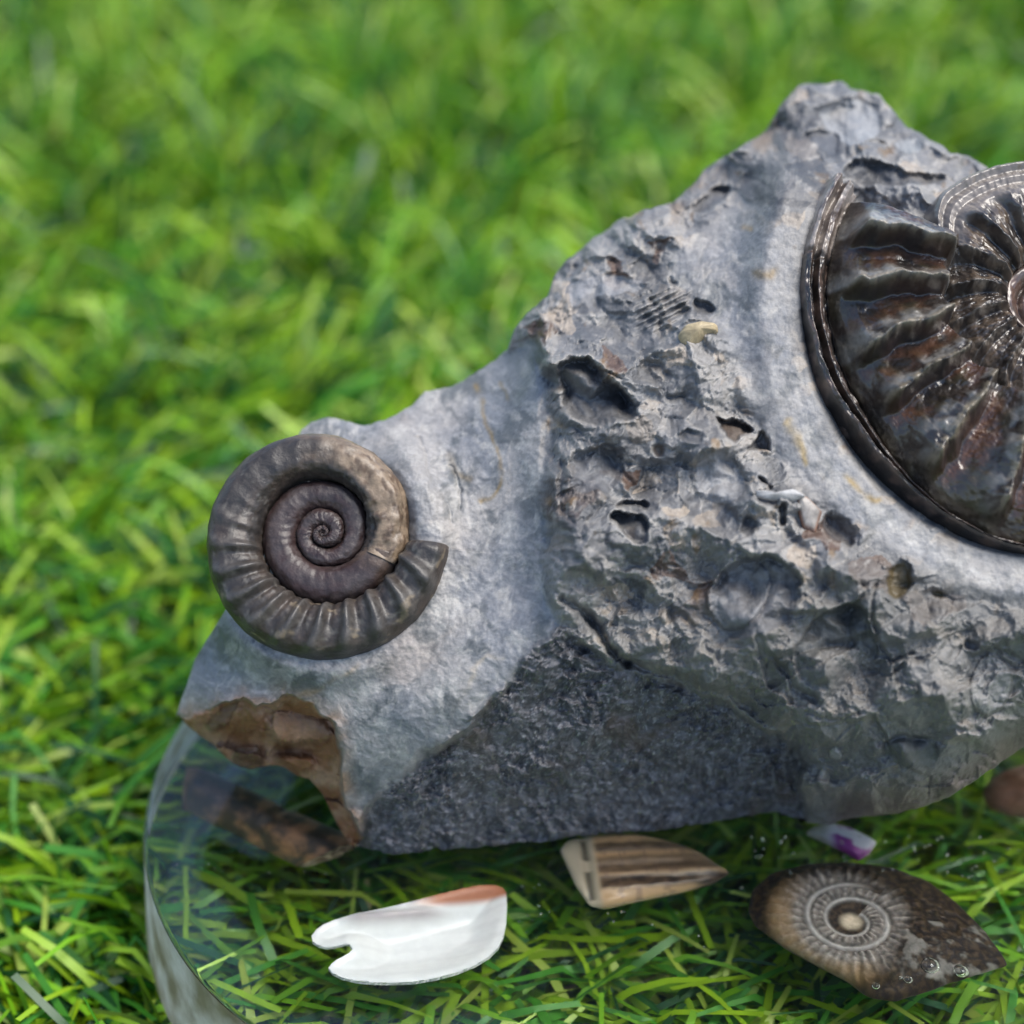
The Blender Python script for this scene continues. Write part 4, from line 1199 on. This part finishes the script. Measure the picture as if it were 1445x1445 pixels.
def build_striped_shell():
    outl = [(790, 1200), (800, 1187), (830, 1180), (895, 1178), (940, 1186), (985, 1202), (1030, 1232), (1010, 1245), (960, 1258), (890, 1272), (850, 1281), (830, 1276), (812, 1250)]
    P = np.array([resin_pt(a, b, 0.3) for a, b in outl])
    root = empty('striped_shell', P.mean(0) - UPZ * 0.2)
    tag(root, 'tan shell fragment with dark brown stripes inside the resin under the rock', 'shell')
    ax = P[6] - P[10]; 
    a0 = np.array(resin_pt(835, 1228, 0.3)); a1 = np.array(resin_pt(1028, 1232, 0.3))
    ex = (a1 - a0) / np.linalg.norm(a1 - a0)
    rot = math.radians(6)
    ex = np.array([ex[0] * math.cos(rot) - ex[1] * math.sin(rot), ex[0] * math.sin(rot) + ex[1] * math.cos(rot), 0])
    ey = np.array([-ex[1], ex[0], 0])
    n = 120; rings = 60
    d = np.r_[0, np.cumsum(np.linalg.norm(np.diff(np.r_[P, P[:1]], axis=0), axis=1))]
    s = np.linspace(0, d[-1], n, endpoint=False)
    Q = np.stack([np.interp(s, d, np.r_[P, P[:1]][:, i]) for i in range(3)], 1)
    Q = (np.roll(Q, 1, 0) + 2 * Q + np.roll(Q, -1, 0)) / 4
    c0 = Q.mean(0)
    V = [c0 + UPZ * 0.16]; F = []
    for k in np.linspace(0, 1, rings + 1)[1:]:
        q = c0 + (Q - c0) * k
        V.extend(q + UPZ * 0.16 * math.sqrt(max(0, 1 - k ** 5)))
    V.extend(c0 + (Q - c0) * 0.94 - UPZ * 0.16); V.append(c0 - UPZ * 0.16)
    V = np.array(V)
    for j in range(n): F.append((0, 1 + j, 1 + (j + 1) % n))
    for i in range(rings):
        for j in range(n):
            a = 1 + i * n + j; b = 1 + i * n + (j + 1) % n
            F.append((a, a + n, b + n, b))
    last = len(V) - 1
    for j in range(n): F.append((last, 1 + rings * n + (j + 1) % n, 1 + rings * n + j))
    lx = (V - a0) @ ex; ly = (V - a0) @ ey
    w = np.max(np.abs(ly))
    sc = ly + 0.02 * fbm(lx * 3, ly * 3, 3, 601)
    span = (P - a0) @ ey; lo, hi = span.min(), span.max()
    f = (sc - lo) / (hi - lo)
    # growth ridges across, stripes along
    on = sstep(0.02, 0.12, lx)
    V[:, 2] += np.where(V[:, 2] > c0[2], 0.010 * np.sin(f * 2 * np.pi * 5.5) * on - 0.06 * np.exp(-((lx + 0.06) / 0.07) ** 2), 0)
    c = np.repeat(np.array([[0.60, 0.38, 0.20]]), len(V), 0)
    st = np.zeros(len(V))
    for p, hw, a in ((0.29, 0.085, 0.97), (0.48, 0.085, 0.72), (0.57, 0.06, 0.6), (0.77, 0.075, 0.8)):
        st = np.maximum(st, a * np.exp(-((f - p) / hw) ** 4))
    c = mix(c, (0.04, 0.024, 0.018), np.clip(st * 1.15, 0, 1) * on * (0.9 + 0.2 * np.clip(fbm(lx * 4, ly * 10, 3, 603), -0.5, 0.5)))
    cr = sstep(0.30, 0.5, fbm(lx * 12, ly * 3, 2, 605)) * on
    c = mix(c, (0.20, 0.12, 0.08), 0.45 * cr)
    c = mix(c, (0.56, 0.46, 0.33), 1 - on)
    c = mix(c, (0.06, 0.05, 0.03), 0.9 * np.exp(-((lx + 0.07) / 0.055) ** 2) * ((f < 0.45) | (f > 0.62)) * (f > 0.10) * (f < 0.92))
    mesh_obj('shell_slab', V, F, M_SHELL, root, col=np.clip(c, 0.01, 0.9))

def build_purple_shell():
    outl = [(1136, 1176), (1150, 1166), (1176, 1162), (1200, 1168), (1238, 1188), (1228, 1204), (1212, 1214), (1188, 1200), (1160, 1186)]
    def colf(V, q, T):
        n = fbm(V[:, 0] * 2.2 + 3, V[:, 1] * 2.2, 3, 611)
        c = np.repeat(np.array([[0.74, 0.70, 0.74]]), len(V), 0)
        c = mix(c, (0.25, 0.01, 0.24), sstep(-0.35, 0.0, n) * sstep(0.25, 0.45, q[:, 0]) * 0.95)
        c = mix(c, (0.45, 0.43, 0.36), 1 - sstep(0.2, 0.4, q[:, 0]))
        return c
    stone_slab('purple_shell', outl, 0.22, 0.14, 0.06, colf, 'small white shell chip splashed with purple inside the resin', 'shell', M_SHELL)

def build_belemnite():
    a = resin_pt(262, 1108, 0.48); b = resin_pt(466, 1206, 0.42)
    root = empty('belemnite', (a + b) / 2 - UPZ * 0.36)
    tag(root, 'dark brown rod shaped fossil lying in the resin below the overhang', 'belemnite')
    ax = (b - a); L = np.linalg.norm(ax); ax /= L
    s1 = np.cross(UPZ, ax); s1 /= np.linalg.norm(s1); s2 = np.cross(ax, s1)
    n, m = 90, 48
    t = np.linspace(0, 1, n)[:, None] * np.ones((1, m)); ph = np.linspace(0, 2 * np.pi, m, endpoint=False)[None] * np.ones((n, 1))
    r = np.interp(t, [0, 0.03, 0.08, 0.5, 0.9, 1.0], [0.30, 0.36, 0.40, 0.41, 0.42, 0.41])
    r = r * (1 + 0.05 * fbm(t * 5, np.cos(ph) * 1.2 + np.sin(ph) * 0.7, 3, 621) - 0.12 * np.exp(-((t - 0.62) / 0.03) ** 2) * (np.sin(ph) > -0.2))
    sl = 0.20 * np.cos(ph) * sstep(0.0, 1.0, 1 - t * 8) * -1 + 0.28 * np.cos(ph - 0.6) * sstep(0.86, 1.0, t)
    pos = a + (t * L + sl)[..., None] * ax + (r * np.cos(ph))[..., None] * s1 + (r * np.sin(ph))[..., None] * s2
    nz = fbm(t * 8, np.cos(ph) * 1.5 + 0.8 * np.sin(ph), 4, 623)
    c = mix((0.06, 0.04, 0.024), (0.34, 0.17, 0.08), sstep(-0.3, 0.5, nz) * (0.35 + 0.65 * sstep(0.2, 0.6, t)))
    c = mix(c, (0.26, 0.13, 0.06), 1 - sstep(0.0, 0.10, t))
    V = np.concatenate([pos.reshape(-1, 3), [pos[0].mean(0), pos[-1].mean(0)]])
    F = [tuple(int(i) for i in q) for q in grid_faces(n, m, wrap_m=True)]
    F += [(n * m, j, (j + 1) % m) for j in range(m)]
    C0 = np.concatenate([c.reshape(-1, 3), [c[0, 0], c[-1, 0]]])
    o = mesh_obj('rod', V, F, M_FOSSIL, root, col=C0)
    # the broken end
    k = 9
    rows = []
    for q in np.linspace(1, 0.02, k):
        pc = pos[-1].mean(0)
        ring = pc + (pos[-1] - pc) * q
        bul = 0.06 * (1 - q * q) + 0.05 * fbm(np.cos(ph[0]) * q * 2.5, np.sin(ph[0]) * q * 2.5, 3, 627)
        rows.append(ring + ax * bul[:, None])
    R = np.array(rows)
    nn = fbm(np.linspace(0, 1, k)[:, None] * np.cos(ph[:1]) * 3, np.linspace(0, 1, k)[:, None] * np.sin(ph[:1]) * 3, 4, 629)
    ce = mix((0.10, 0.06, 0.035), (0.42, 0.33, 0.22), sstep(-0.1, 0.5, nn))
    mesh_obj('broken_end', R.reshape(-1, 3), grid_faces(k, m, wrap_m=True), M_DULL, root, col=ce.reshape(-1, 3), label='pale brown broken end of the rod')

def build_resin_ammonite():
    cx, cyy = 1205, 1305
    c0 = resin_pt(cx, cyy, 0.38)
    root = empty('resin_ammonite', c0 - UPZ * 0.4)
    tag(root, 'flat bronze ammonite with pale ribbed centre and pointed end inside the resin', 'ammonite')
    outl = [(1055, 1285), (1062, 1255), (1090, 1232), (1140, 1220), (1200, 1218), (1260, 1226), (1310, 1245), (1350, 1275), (1385, 1310), (1405, 1335), (1424, 1362), (1395, 1372), (1350, 1385), (1300, 1402), (1262, 1414), (1225, 1408), (1195, 1385), (1150, 1362), (1100, 1335), (1065, 1308)]
    P = np.array([resin_pt(a, b, 0.42) for a, b in outl])
    n = 420; rings = 120
    d = np.r_[0, np.cumsum(np.linalg.norm(np.diff(np.r_[P, P[:1]], axis=0), axis=1))]
    s = np.linspace(0, d[-1], n, endpoint=False)
    Q = np.stack([np.interp(s, d, np.r_[P, P[:1]][:, i]) for i in range(3)], 1)
    for _ in range(14): Q = (np.roll(Q, 1, 0) + 2 * Q + np.roll(Q, -1, 0)) / 4
    cc = resin_pt(1212, 1312, 0.42)
    k = np.linspace(0.012, 1, rings)[:, None]
    V = cc + (Q - cc)[None] * k[..., None]
    ang = np.arctan2(Q[:, 1] - cc[1], Q[:, 0] - cc[0])[None] * np.ones((rings, 1))
    K = k * np.ones((1, n))
    dgr = np.degrees(ang) % 360
    c2 = resin_pt(1200, 1308, 0.42)
    EX = V[..., 0] - c2[0]; EY = V[..., 1] - c2[1]
    KO = K
    K = np.hypot(EX / 1.52, EY / 1.42); ang = np.arctan2(EY, EX)
    turn = (-ang / (2 * np.pi) + 0.12) % 1.0                     # grows towards the pointed end
    kb = 0.30 + 0.17 * turn                                       # spiral seam between outer and inner coil
    seam = np.exp(-((K - kb) / 0.030) ** 2) * (1 - sstep(0.85, 1.0, turn))
    kb2 = 0.13 + 0.17 * turn
    seam2 = np.exp(-((K - kb2) / 0.022) ** 2)
    outr = sstep(0.02, 0.07, K - kb) * (1 - sstep(0.70, 0.84, K + 0.08 * np.sin(ang + 1.2)))
    innr = sstep(0.01, 0.04, K - kb2) * (1 - sstep(-0.06, -0.02, K - kb))
    ribp = np.where(K > kb, (0.5 + 0.5 * np.cos(ang * 38 + (K - kb) * 6)) ** 1.2, (0.5 + 0.5 * np.cos(ang * 30 + K * 6)) ** 1.2)
    ribp = np.clip(ribp * (0.8 + 0.7 * fbm(EX * 4, EY * 4, 3, 637)), 0, 1)
    ribw = np.maximum(outr, innr)
    whorl = np.maximum(outr * np.sin(np.pi * np.clip((K - kb) / 0.5, 0, 1)) ** 0.5, innr)
    good = 1 - sstep(0.0, 1.0, np.exp(-((dgr - 340) / 38) ** 2) * 1.6) * sstep(0.35, 0.6, K)      # lower right is crusted over
    nz = fbm(V[..., 0] * 3, V[..., 1] * 3, 4, 631); nz2 = fbm(V[..., 0] * 11, V[..., 1] * 11, 4, 633)
    h = 0.34 * np.sqrt(np.clip(1 - KO ** 3.2, 0, 1)) - 0.16 * np.exp(-(K / 0.42) ** 2)
    h = h + 0.07 * whorl + 0.05 * (seam + 0.6 * seam2) + 0.045 * ribp * ribw * good + 0.03 * nz * (1.3 - good) + 0.012 * nz2
    V = V + h[..., None] * UPZ
    brown = mix((0.016, 0.010, 0.005), (0.060, 0.036, 0.018), sstep(-0.3, 0.5, nz2))
    silver = np.array((0.52, 0.47, 0.42))
    c = mix(brown, silver, good * ribw * (1 - sstep(0.50, 0.72, K + 0.10 * np.sin(ang + 1.2))) * (0.4 + 0.6 * ribp) * (0.75 + 0.5 * np.clip(nz2, -0.5, 0.5)))
    c = mix(c, (0.35, 0.21, 0.08), 0.55 * good * sstep(0.5, 0.62, K) * (1 - sstep(0.7, 0.84, K)) * sstep(120, 170, dgr) * (1 - sstep(250, 290, dgr)))
    c = mix(c, (0.55, 0.52, 0.48), 0.85 * np.maximum(seam, seam2))
    c = mix(c, (0.6, 0.5, 0.36), 1 - sstep(0.05, 0.14, K))
    c = mix(c, (0.30, 0.28, 0.25), (1 - good) * sstep(0.1, 0.6, nz) * 0.7)
    Vall = np.concatenate([V.reshape(-1, 3), cc + (Q - cc) * 0.9 - UPZ * 0.22, [cc - UPZ * 0.26, V[0].mean(0)]])
    F = [tuple(int(i) for i in q) for q in grid_faces(rings, n, wrap_m=True)]
    b0 = (rings - 1) * n; b1 = rings * n
    for j in range(n):
        j2 = (j + 1) % n
        F.append((b0 + j, b1 + j, b1 + j2, b0 + j2)); F.append((b1 + j, b1 + n, b1 + j2)); F.append((j, (j + 1) % n, b1 + n + 1))
    Call = np.concatenate([c.reshape(-1, 3), np.repeat([[0.06, 0.045, 0.03]], n, 0), [[0.06, 0.045, 0.03], [0.5, 0.42, 0.3]]])
    mesh_obj('shell_coil', Vall, F, M_CAST, root, col=np.clip(Call, 0.01, 0.8))

def build_brown_stone():
    outl = [(1385, 1118), (1402, 1096), (1430, 1084), (1480, 1078), (1540, 1092), (1560, 1120), (1530, 1142), (1470, 1150), (1420, 1146), (1392, 1134)]
    def colf(V, q, T):
        n = fbm(V[:, 0] * 1.8, V[:, 1] * 1.8, 4, 641)
        return mix((0.15, 0.07, 0.045), (0.36, 0.24, 0.19), sstep(0.0, 0.7, n))
    stone_slab('brown_pebble', outl, 0.55, 0.4, 0.22, colf, 'reddish brown pebble inside the resin behind the rock', 'pebble', M_DULL, rough=0.03)

# ----------------------------------------------------------------- build
build_ground()
rdisc = build_resin()
rock, fld = build_rock()
build_small_ammonite(rock)
build_large_ammonite(rock)
build_rock_shells(rock, fld)
build_grass()
build_white_shell()
build_striped_shell()
build_purple_shell()
build_belemnite()
build_resin_ammonite()
build_brown_stone()
build_bubbles(rdisc)
